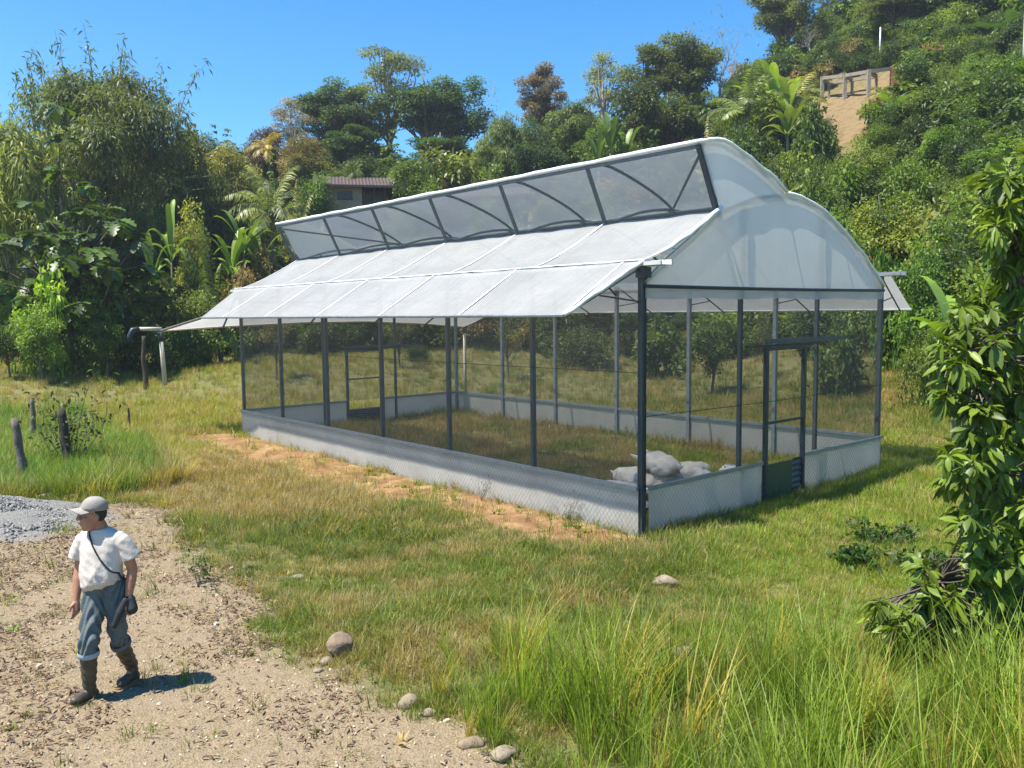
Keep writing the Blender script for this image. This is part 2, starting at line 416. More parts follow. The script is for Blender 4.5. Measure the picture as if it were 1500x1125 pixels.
def ground_mat():
    m, nt, b, o = nodes('ground_earth'); co = nd(nt, 'NewGeometry').outputs['Position']
    z = nd(nt, 'Attribute', attribute_type='GEOMETRY', attribute_name='zone')
    sp = nd(nt, 'SeparateColor'); nt.links.new(z.outputs['Color'], sp.inputs[0])
    hl = nd(nt, 'Attribute', attribute_type='GEOMETRY', attribute_name='hill').outputs['Fac']
    n_big, n_mid, n_fine, n_vf = noise(nt, 0.35, 4, co), noise(nt, 2.2, 5, co), noise(nt, 14, 5, co), noise(nt, 60, 3, co)
    lawn = ramp(nt, n_mid, [(0.3, (0.15, 0.15, 0.05)), (0.5, (0.24, 0.20, 0.085)), (0.72, (0.33, 0.24, 0.12))])
    lawn = mixc(nt, lawn, (0.09, 0.11, 0.035), n_big)
    dirt = ramp(nt, n_fine, [(0.25, (0.13, 0.09, 0.052)), (0.5, (0.28, 0.21, 0.122)), (0.75, (0.38, 0.30, 0.19))])
    dirt = mixc(nt, dirt, ramp(nt, n_vf, [(0.35, (0.14, 0.10, 0.062)), (0.6, (0.36, 0.28, 0.175))]), 0.55)
    dirt = mixc(nt, dirt, (0.27, 0.21, 0.145), ramp(nt, n_mid, [(0.45, (0, 0, 0)), (0.75, (0.6, 0.6, 0.6))]))
    sand = ramp(nt, n_mid, [(0.32, (0.16, 0.085, 0.045)), (0.48, (0.27, 0.155, 0.075)), (0.62, (0.42, 0.28, 0.135))])
    sand = mixc(nt, sand, (0.26, 0.14, 0.07), ramp(nt, n_fine, [(0.4, (0.6, 0.6, 0.6)), (0.6, (0, 0, 0))]))
    grav = ramp(nt, n_vf, [(0.3, (0.12, 0.115, 0.105)), (0.5, (0.23, 0.22, 0.20)), (0.7, (0.31, 0.30, 0.275))])
    bare = ramp(nt, n_mid, [(0.3, (0.15, 0.10, 0.052)), (0.55, (0.24, 0.17, 0.085)), (0.75, (0.20, 0.165, 0.07))])
    hill = ramp(nt, n_mid, [(0.3, (0.10, 0.10, 0.035)), (0.55, (0.18, 0.15, 0.06)), (0.75, (0.26, 0.18, 0.085))])
    c = mixc(nt, lawn, hill, hl); c = mixc(nt, c, sand, sp.outputs[1]); c = mixc(nt, c, dirt, sp.outputs[0])
    c = mixc(nt, c, grav, sp.outputs[2]); c = mixc(nt, c, bare, z.outputs['Alpha'])
    nt.links.new(c, b.inputs['Base Color']); b.inputs['Roughness'].default_value = 0.95
    b.inputs['Specular IOR Level'].default_value = 0.15
    mh = nd(nt, 'Math', operation='ADD'); nt.links.new(n_fine, mh.inputs[0]); nt.links.new(n_vf, mh.inputs[1])
    bump(nt, b, mh.outputs[0], 0.7, 0.05)
    return m
gm.materials.append(ground_mat())
ground = link('ground', gm); tag(ground, kind='structure')
# ------------------------------------------------------------------ greenhouse
gh = empty('greenhouse', GH_N, math.atan2(GV[1], GV[0]))
tag(gh, 'long greenhouse of white plastic film and dark insect net with a raised roof vent', 'greenhouse')
BAY = GL / 6; FR = [i * BAY for i in range(7)]
def G(u, v, z): return Vector((v, u, z))
ARCH = [(0.0, 3.50), (0.5, 3.84), (1.1, 4.19), (1.67, 4.55), (2.36, 4.79), (2.9, 4.90), (3.43, 4.94), (3.95, 4.90), (4.52, 4.78), (5.2, 4.51), (5.77, 4.20), (6.36, 3.86), (GW, 3.50)]
WING = [(1.20, 5.48), (1.48, 5.55), (1.75, 5.55), (2.05, 5.485), (2.40, 5.385), (2.82, 5.245), (3.15, 5.11), (3.43, 4.965)]
def curve(pts, n):
    P = np.array(pts); d = np.r_[0, np.cumsum(np.hypot(*np.diff(P, axis=0).T))]; t = np.linspace(0, d[-1], n)
    # smooth by sampling a Catmull-Rom through the points
    out = []
    for s in t:
        i = min(max(np.searchsorted(d, s, 'right') - 1, 0), len(P) - 2); f = (s - d[i]) / max(d[i + 1] - d[i], 1e-9)
        p0, p1, p2, p3 = P[max(i - 1, 0)], P[i], P[i + 1], P[min(i + 2, len(P) - 1)]
        out.append(0.5 * ((2 * p1) + (p2 - p0) * f + (2 * p0 - 5 * p1 + 4 * p2 - p3) * f * f + (3 * p1 - p0 - 3 * p2 + p3) * f ** 3))
    return out
FAR_U = GL + 0.32
VB, ZB = 1.665, 4.555      # lower edge of the vent
VT, ZT = 1.215, 5.47       # upper edge of the vent
i_vb = [p for p in ARCH if p[0] <= 1.68]
left_arc = curve(i_vb[:-1] + [(VB, ZB)], 9)
right_arc = curve(WING + [(3.95, 4.915), (4.52, 4.795), (5.2, 4.525), (5.77, 4.215), (6.36, 3.875), (GW + 0.02, 3.52)], 26)
def sag(u, a=0.03):
    return -a * math.sin(PI * ((u / BAY) % 1.0)) ** 2
# posts
for i, u in enumerate(FR):
    if i == 0:
        o = MB().box((-0.042, -0.042, -0.1), (0.042, 0.042, 3.70)).build('corner_post', MT['dark_steel'], gh)
        MB().bar((0, -0.02, 3.55), (0.0, -0.02, 3.69), 0.16, 0.14).build('post_bracket', MT['dark_steel'], o)
    else:
        MB().box((-0.036, u - 0.03, -0.1), (0.036, u + 0.03, 3.70)).build('post', MT['grey_steel'], gh)
    MB().box((GW - 0.04, u - 0.04, -0.1), (GW + 0.04, u + 0.04, 3.70)).build('corner_post' if i == 0 else 'post', MT['grey_steel'] if i == 0 else MT['steel'], gh)
for v, hh in ((2.30, 3.42), (4.56, 3.42)):
    MB().box((v - 0.03, -0.03, -0.1), (v + 0.03, 0.03, hh)).build('end_post', MT['grey_steel'], gh)
for v in (2.30, 4.62):
    MB().box((v - 0.03, GL - 0.03, -0.1), (v + 0.03, GL + 0.03, 3.42)).build('end_post', MT['grey_steel'], gh)
for v in (2.30, 4.62):      # gable uprights seen through the film
    zt = float(np.interp(v, [p[0] for p in ARCH], [p[1] for p in ARCH]))
    for u in (0.03, GL - 0.03):
        MB().box((v - 0.025, u - 0.02, 3.45), (v + 0.025, u + 0.02, zt)).build('gable_upright', MT['steel'], gh)
# hoops of the frame
for i, u in enumerate(FR):
    MB().tube([G(u, v, z - 0.03) for v, z in curve(ARCH, 22)], 0.028, 6).build('hoop', MT['grey_steel'] if 0 < i < 6 else MT['steel'], gh, True)
for i, u in enumerate(FR[:6] + [FAR_U - 0.05]):
    MB().tube([G(u, v, z - 0.035) for v, z in curve(WING, 12)], 0.026, 6).build('vent_hoop', MT['dark_steel'] if i else MT['steel'], gh, True)
    w = 0.05 if i else 0.07
    MB().bar(G(u, VB, ZB), G(u, VT, ZT), w, w, (0, 1, 0)).build('vent_strut', MT['dark_steel'], gh)
MB().bar(G(-0.03, VB, ZB), G(FAR_U, VB, ZB + 0.0), 0.05, 0.07).build('vent_sill', MT['dark_steel'], gh)
MB().bar(G(-0.03, VT, ZT - 0.03), G(FAR_U, VT, ZT - 0.03), 0.04, 0.05).build('vent_head', MT['dark_steel'], gh)
MB().tube([G(u, 3.43, 4.86) for u in (0, GL)], 0.024, 6).build('purlin', MT['grey_steel'], gh)
MB().tube([G(u, 5.3, 4.40) for u in (0, GL)], 0.02, 6).build('purlin', MT['steel'], gh)
for u0, u1 in ((0.0, BAY), (GL, GL - BAY)):
    MB().tube([G(u0, VT + 0.05, ZT - 0.12), G(u1, 3.43, 4.9)], 0.022, 6).build('vent_brace', MT['dark_steel'], gh)
for u in FR[1:6]:
    MB().box((3.36, u - 0.05, 4.80), (3.50, u + 0.05, 4.90)).build('purlin_bracket', MT['grey_steel'], gh)
# films
def film(name, arc, u0, u1, mat, nseg=48, sg=0.03, wob=0.006, ends=None, seed=1):
    rng = random.Random(seed); ph = [rng.random() * 6 for _ in range(6)]
    def fn(a, b):
        k = b * (len(arc) - 1); i = min(int(k), len(arc) - 2); f = k - i
        v = arc[i][0] * (1 - f) + arc[i + 1][0] * f; z = arc[i][1] * (1 - f) + arc[i + 1][1] * f
        e0, e1 = (u0, u1) if ends is None else (ends[0](b), ends[1](b))
        u = e0 + (e1 - e0) * a
        edge = min(1, 6 * min(b, 1 - b) + 0.15)
        z += (sag(u, sg) * edge + wob * (math.sin(u * 5.1 + ph[0] + 3 * v) + math.sin(u * 9.3 + ph[1] - 5 * v))) if wob else 0
        return G(u, v, z)
    return MB().grid(nseg, len(arc) - 1, fn).build(name, mat, gh, True)
left_arc = curve([(-0.11, 3.765), (0.12, 3.80), (0.55, 3.965), (1.1, 4.245), (1.4, 4.41), (VB, ZB + 0.01)], 10)
film('roof_film', [(v, z + 0.012) for v, z in left_arc], -0.06, GL + 0.05, MT['film'], 72, 0.02)
film('roof_film', [(v, z + 0.012) for v, z in right_arc], -0.06, FAR_U, MT['film_clear'], 60, 0.03, seed=2)
AW_IN = (-0.10, 3.765); AW_OUT = (-1.27, 3.055)
def lerp(a, b, t): return a + (b - a) * t
aw = [(lerp(AW_IN[0], AW_OUT[0], t), lerp(AW_IN[1], AW_OUT[1], t)) for t in np.linspace(0, 1, 8)]
film('awning_film', aw, 0, 0, MT['film'], 72, 0.025, ends=(lambda b: -0.10 + 0.32 * b, lambda b: GL - 0.05 - 0.60 * b), seed=3)
awr = [(GW + 0.10 + 1.26 * t, lerp(3.765, 3.07, t)) for t in np.linspace(0, 1, 8)]
film('awning_film', awr, 0, 0, MT['film'], 60, 0.025, ends=(lambda b: -0.10 + 0.12 * b, lambda b: GL), seed=4)
inner = [G(GL - 0.62, -1.27, 3.04), G(GL, -0.1, 3.66), G(GL, GW * 0.33, 3.5), G(GL, GW * 0.66, 3.5), G(GL, GW + 0.1, 3.66), G(GL, 8.22, 3.05)]
outer = [G(GL + 1.7, -1.46, 2.72), G(GL + 1.7, 0.2, 2.80), G(GL + 1.7, 2.6, 2.875), G(GL + 1.7, 4.8, 2.87), G(GL + 1.7, 6.9, 2.76), G(GL + 1.7, 8.5, 2.63)]
def far_fn(a, b):
    k = a * 5; i = min(int(k), 4); f = k - i
    p = inner[i].lerp(inner[i + 1], f); q = outer[i].lerp(outer[i + 1], f)
    r = p.lerp(q, b); r.z += -0.03 * math.sin(PI * b); return r
fa = MB().grid(30, 6, far_fn).build('awning_film', MT['film'], gh, True); fa['label'] = 'lower awning across the far end'
MB().tube(outer, 0.03, 6).build('awning_edge', MT['pvc'], gh)
MB().tube([inner[0], outer[0]], 0.03, 6).build('awning_edge', MT['wood'], gh)
MB().tube([inner[-1], outer[-1]], 0.03, 6).build('awning_edge', MT['grey_steel'], gh)
for k, t in enumerate((0.2, 0.42, 0.62, 0.8)):
    MB().bar(far_fn(t, 0.02) - Vector((0, 0, 0.04)), far_fn(t, 1) - Vector((0, 0, 0.03)), 0.04).build('awning_rafter', MT['grey_steel'], gh)
# gable films
def gable(u, name, mat, low=3.43):
    b = MB(); A = curve(ARCH, 29); n = len(A)
    rng = random.Random(int(u * 10))
    vs = [G(u, v, z) for v, z in A] + [G(u, v, lerp(low, z, 0.5)) + Vector((0, rng.uniform(-0.012, 0.012), 0)) for v, z in A] + [G(u, v, low) for v, z in A]
    fs = [(r * n + i, r * n + i + 1, (r + 1) * n + i + 1, (r + 1) * n + i) for r in (0, 1) for i in range(n - 1)]
    b.add(vs, fs)
    Wg = curve(WING, 14); vb = []
    for v, z in Wg:
        if v < VB: zl = lerp(ZT, ZB, min(1, max(0, (v - VT) / (VB - VT)))) if v > VT else z
        else: zl = float(np.interp(v, [p[0] for p in A], [p[1] for p in A]))
        vb.append((v, min(zl, z)))
    m = len(Wg)
    b.add([G(u, v, z) for v, z in Wg] + [G(u, v, z) for v, z in vb], [(i, i + 1, m + i + 1, m + i) for i in range(m - 1)])
    return b.build(name, mat, gh, True)
gable(-0.045, 'gable_film', MT['film_gable']); gable(GL + 0.045, 'gable_film', MT['film_gable'])
MB().grid(24, 2, lambda a, b: G(-0.055 - 0.012 * math.sin(a * 40) * b, a * GW, 3.43 - 0.16 * b - 0.01 * math.sin(a * 23))).build('gable_flap', MT['film'], gh, True)
MB().tube([G(-0.06, a * GW, 3.435 - 0.012 * math.sin(a * PI)) for a in np.linspace(0, 1, 12)], 0.026, 6).build('gable_rail', MT['dark_steel'], gh)
MB().tube([G(GL + 0.06, a * GW, 3.435) for a in (0, 1)], 0.03, 6).build('gable_rail', MT['dark_steel'], gh)
# white film rolls and straps
rr = random.Random(5)
MB().tube([G(u, VT - 0.01, ZT + 0.035 + rr.uniform(-0.008, 0.008)) for u in np.linspace(-0.08, FAR_U + 0.02, 40)], 0.032, 7).build('film_roll', MT['strap'], gh, True)
MB().tube([G(-0.07 + rr.uniform(-0.01, 0.01), v, z + 0.02 + rr.uniform(-0.01, 0.01)) for v, z in curve(WING, 14)], 0.03, 6).build('film_edge', MT['strap'], gh, True)
MB().tube([G(-0.075 + rr.uniform(-0.015, 0.015), v, z + 0.025 + rr.uniform(-0.015, 0.015)) for v, z in left_arc[2:]] , 0.034, 6).build('film_edge', MT['strap'], gh, True)
MB().tube([G(-0.06 + rr.uniform(-0.01, 0.01), v, z + 0.02 + rr.uniform(-0.01, 0.01)) for v, z in curve(ARCH[6:], 18)], 0.028, 6).build('film_edge', MT['strap'], gh, True)
MB().tube([G(-0.10 + 0.32 * t + rr.uniform(-0.012, 0.012), lerp(AW_IN[0], AW_OUT[0], t), lerp(AW_IN[1], AW_OUT[1], t) + rr.uniform(-0.012, 0.012)) for t in np.linspace(0, 1, 12)], 0.03, 6).build('film_edge', MT['strap'], gh, True)
MB().tube([G(lerp(0.22, GL - 0.65, t), AW_OUT[0], AW_OUT[1] + sag(lerp(0.22, GL - 0.65, t), 0.004)) for t in np.linspace(0, 1, 30)], 0.024, 6).build('awning_edge', MT['steel'], gh)
MB().tube([G(lerp(0.02, GL, t), GW + 1.36, 3.07) for t in np.linspace(0, 1, 12)], 0.02, 6).build('awning_edge', MT['strap'], gh)
for i, u in enumerate(FR):
    for du in ((0.0,) if i in (0, 6) else (0.0,)):
        MB().grid(9, 1, lambda a, b: G(u + 0.02 * (b - 0.5) * 2, *(lambda p: (p[0], p[1] + 0.026))(left_arc[min(int(round(a * 9)), 9)]))).build('film_strap', MT['strap'], gh)
    if i < 6:
        uu = u + 0.25
        MB().grid(6, 1, lambda a, b: G(uu + 0.018 * (b - 0.5) * 2, lerp(AW_IN[0], AW_OUT[0], a), lerp(AW_IN[1], AW_OUT[1], a) + 0.014 + sag(uu, 0.025) * 0.5)).build('film_strap', MT['strap'], gh)
MB().grid(30, 1, lambda a, b: G(-0.05 + (GL + 0.05) * a, -0.12 + 0.035 * b, 3.782 + 0.012 * b)).build('film_strap', MT['strap'], gh)
# awning rafters and struts
for i, u in enumerate(FR):
    for sgn, vi, vo in ((-1, 0.0, AW_OUT[0]), (1, GW, GW + 1.36)):
        uo = min(max(u, 0.24), GL - 0.66)
        MB().tube([G(u, vi, 3.70), G(uo, vo, 3.035)], 0.016, 6).build('awning_rafter', MT['grey_steel'], gh)
        MB().tube([G(u, vi, 3.22), G(lerp(u, uo, .55), lerp(vi, vo, 0.55), 3.31)], 0.013, 5).build('awning_strut', MT['grey_steel'], gh)
# gutters
for vc in (0.0, GW):
    b = MB()
    for p, q in (((vc - 0.10, 3.70), (vc + 0.10, 3.71)), ((vc - 0.13, 3.706), (vc - 0.10, 3.755)), ((vc + 0.10, 3.706), (vc + 0.13, 3.78))):
        b.box((p[0], -0.42, p[1]), (q[0], GL + 0.3, q[1]))
    b.build('gutter', MT['white_steel'] if vc == 0 else MT['steel'], gh)
# insect net on the four sides
def net_panel(p, q, z0, z1, name='insect_net'):
    n = 24
    return MB().grid(n, 4, lambda a, b: Vector(p).lerp(Vector(q), a) + Vector((0, 0, lerp(z0, z1, b)))).build(name, MT['net'], gh)
WH = 0.655
net_panel((-0.052, 0, 0), (-0.052, GL, 0), 0.35, 3.68); net_panel((GW + 0.048, 0, 0), (GW + 0.048, GL, 0), WH, 3.68)
net_panel((0, -0.042, 0), (GW, -0.042, 0), WH, 3.44); net_panel((0, GL + 0.042, 0), (GW, GL + 0.042, 0), WH, 3.44)
MB().grid(24, 2, lambda a, b: G(-0.02 + (FAR_U + 0.02) * a, lerp(VB, VT, b) - 0.035, lerp(ZB, ZT, b))).build('vent_net', MT['vent_net'], gh)
# the low plastic wall and its wire mesh
def low_wall(p, q, out, gate=False):
    p, q, out = Vector(p), Vector(q), Vector(out); Ln = (q - p).length; d = (q - p) / Ln
    nseg = max(4, int(Ln / 0.25)); rng = random.Random(int(Ln * 100))
    of = [rng.uniform(-0.008, 0.008) for _ in range(nseg + 1)]
    MB().grid(nseg, 3, lambda a, b: p + d * (a * Ln) + out * (0.012 + of[int(round(a * nseg))] * math.sin(PI * b)) + Vector((0, 0, -0.08 + (WH + 0.08) * b))).build('wall_film', MT['film_wall'], gh, True)
    MB().bar(p + out * 0.03 + Vector((0, 0, WH)), q + out * 0.03 + Vector((0, 0, WH)), 0.05, 0.055).build('wall_rail', MT['steel'], gh)
    b = MB(); s = 0.078; n = int(Ln / s) + int(WH / s) + 1
    def seg(x0, z0, x1, z1):
        # clip the slanted wire to the panel
        if x0 > x1: x0, z0, x1, z1 = x1, z1, x0, z0
        if x1 <= 0 or x0 >= Ln: return
        if x0 < 0: z0 += (z1 - z0) * (0 - x0) / (x1 - x0); x0 = 0
        if x1 > Ln: z1 = z0 + (z1 - z0) * (Ln - x0) / (x1 - x0); x1 = Ln
        if x1 - x0 < 1e-3: return
        b.tube([p + d * x0 + out * 0.036 + Vector((0, 0, z0)), p + d * x1 + out * 0.036 + Vector((0, 0, z1))], 0.0019, 3, False)
    w = WH / 1.35
    k = -int(w / s) - 1
    while k * s < Ln + w:
        seg(k * s, 0, k * s + w, WH - 0.02); seg(k * s + w, 0, k * s, WH - 0.02); k += 1
    tag(b.build('wire_mesh', MT['wire'], gh), kind='stuff')
low_wall((-0.06, 0, 0), (-0.06, GL, 0), (-1, 0, 0))
low_wall((0.06, -0.055, 0), (2.84, -0.055, 0), (0, -1, 0))
low_wall((4.06, -0.055, 0), (GW, -0.055, 0), (0, -1, 0))
low_wall((GW + 0.045, GL, 0), (GW + 0.045, 0, 0), (-1, 0, 0))
low_wall((0, GL + 0.03, 0), (3.0, GL + 0.03, 0), (0, -1, 0)); low_wall((4.2, GL + 0.03, 0), (GW, GL + 0.03, 0), (0, -1, 0))
# doors
def door(u, v0, v1, top, track, name_lab, near):
    y = u - 0.10 if near else u + 0.0
    dr = MB()
    for v in (v0, v1): dr.box((v - 0.035, y - 0.03, 0.03), (v + 0.035, y + 0.03, top))
    dr.box((v0 + 0.036, y - 0.028, top - 0.06), (v1 - 0.036, y + 0.028, top - 0.003)); dr.box((v0 + 0.036, y - 0.02, 1.27 if near else 1.25), (v1 - 0.036, y + 0.02, 1.31 if near else 1.29))
    D = dr.build('door', MT['dark_steel'] if near else MT['grey_steel'], gh); D['label'] = name_lab
    pz = 0.62 if near else 0.42
    if near:
        MB().box((v0 + 0.04, y - 0.012, 0.05), (v0 + 0.80, y + 0.012, pz)).build('door_panel', MT['green_sheet'], D)
        b = MB(); n = 12
        b.grid(n, 1, lambda a, c: (lerp(v0 + 0.81, v1 - 0.04, c), y - 0.012 * math.cos(a * n * PI), lerp(0.05, pz + 0.02, a)))
        b.build('corrugated_panel', MT['grey_steel'], D)
    else:
        b = MB(); n = 14
        b.grid(n, 1, lambda a, c: (lerp(v0 + 0.04, v1 - 0.04, c), y + 0.012 * math.cos(a * n * PI), lerp(0.03, pz, a)))
        b.build('corrugated_panel', MT['grey_steel'], D)
    MB().bar((v0 - 0.08, y - 0.05, track), (v1 + (v1 - v0) * 1.12, y - 0.05, track), 0.05, 0.075).build('sliding_track', MT['grey_steel'], D)
    MB().bar((v0 - 0.5, y + 0.03, top + 0.02), (v1 + 0.55, y + 0.03, top + 0.02), 0.04, 0.035).build('lintel', MT['dark_steel'], D)
door(0, 2.88, 4.0, 2.51, 2.60, 'near sliding door with a dark green lower panel', True)
door(GL, 3.02, 4.18, 2.10, 2.17, 'far sliding door with a corrugated lower panel', False)
MB().tube([G(u, -0.075, 2.26 - 0.03 * math.sin(PI * u / GL)) for u in np.linspace(0, GL, 12)], 0.006, 4).build('cable', MT['black'], gh)
MB().tube([G(-0.07, v, 1.66 - 0.03 * math.sin(PI * v / GW)) for v in np.linspace(0, GW, 8)], 0.006, 4).build('cable', MT['black'], gh)
# rain pipes at the far awning corners
dp = MB().tube([outer[0] + Vector((0.0, 0, -0.02)), outer[0] + Vector((0.05, 0, -1.42))], [0.05, 0.062], 10).build('rain_pipe', MT['pvc'], gh, True)
dp['label'] = 'cream rain pipe hanging from the far left awning corner'
MB().tube([outer[0] + Vector((0.02, 0, 0.05)), outer[0] + Vector((-0.55, 0.0, 0.06))], 0.05, 10).build('pipe_arm', MT['pvc'], dp, True)
MB().tube([outer[0] + Vector((-0.53, 0, 0.06)), outer[0] + Vector((-0.70, 0, 0.04)), outer[0] + Vector((-0.77, 0, -0.10)), outer[0] + Vector((-0.74, 0, -0.28))], 0.062, 10).build('pipe_elbow', MT['dark_steel'], dp, True)
MB().tube([outer[0] + Vector((0, 0, -0.05)), outer[0] + Vector((0.006, 0, -0.28))], 0.07, 10).build('pipe_clamp', MT['dark_steel'], dp, True)
dp2 = MB().tube([outer[-1] + Vector((0, 0, -0.02)), Vector((outer[-1].x, outer[-1].y, -0.05))], 0.052, 10).build('rain_pipe', MT['pvc'], gh, True)
dp2['label'] = 'cream rain pipe standing at the far right awning corner'
MB().tube([outer[-1] + Vector((0, 0, 0.0)), outer[-1] + Vector((0, 0, -0.2))], 0.075, 10).build('pipe_clamp', MT['dark_steel'], dp2, True)
# ------------------------------------------------------------------ organic shapes by voxel union
def ball(mb, c, r, n=10, rot=None):
    r = (r, r, r) if not hasattr(r, '__len__') else r
    rs = []
    for i in range(1, n):
        t = PI * i / n
        rs.append([(math.sin(t) * math.cos(2 * PI * k / 14), math.sin(t) * math.sin(2 * PI * k / 14), -math.cos(t)) for k in range(14)])
    vs = [p for q in rs for p in q]; m = len(rs); fs = []
    for i in range(m - 1):
        for k in range(14):
            k2 = (k + 1) % 14; fs.append((i * 14 + k, i * 14 + k2, (i + 1) * 14 + k2, (i + 1) * 14 + k))
    vs += [(0, 0, -1), (0, 0, 1)]
    fs += [(k2, k, m * 14) for k, k2 in ((k, (k + 1) % 14) for k in range(14))]
    fs += [((m - 1) * 14 + k, (m - 1) * 14 + (k + 1) % 14, m * 14 + 1) for k in range(14)]
    R = rot or Matrix.Identity(3)
    mb.add([Vector(c) + R @ Vector((p[0] * r[0], p[1] * r[1], p[2] * r[2])) for p in vs], fs)
def limb(mb, pts, rad, n=12):
    mb.tube(pts, rad, n)
    for p, r in zip(pts, rad): ball(mb, p, r, 8)
def remesh(mb, name, mat, voxel, smooth=4, fac=0.5, disp=None):
    me = mb.mesh(name + '_raw', None); o = bpy.data.objects.new('raw', me); COL.objects.link(o)
    md = o.modifiers.new('r', 'REMESH'); md.mode = 'VOXEL'; md.voxel_size = voxel
    if smooth:
        s = o.modifiers.new('s', 'SMOOTH'); s.iterations = smooth; s.factor = fac
    dg = bpy.context.evaluated_depsgraph_get(); dg.update()
    out = bpy.data.meshes.new_from_object(o.evaluated_get(dg)); out.name = name
    bpy.data.objects.remove(o); bpy.data.meshes.remove(me)
    if disp is not None:
        n = len(out.vertices); co = np.zeros(n * 3); no = np.zeros(n * 3)
        out.vertices.foreach_get('co', co); out.vertices.foreach_get('normal', no)
        co = co.reshape(-1, 3); no = no.reshape(-1, 3); co = co + no * disp(co)[:, None]
        out.vertices.foreach_set('co', co.ravel())
    out.polygons.foreach_set('use_smooth', np.ones(len(out.polygons), bool))
    out.materials.clear(); out.materials.append(mat); out.update(); return out

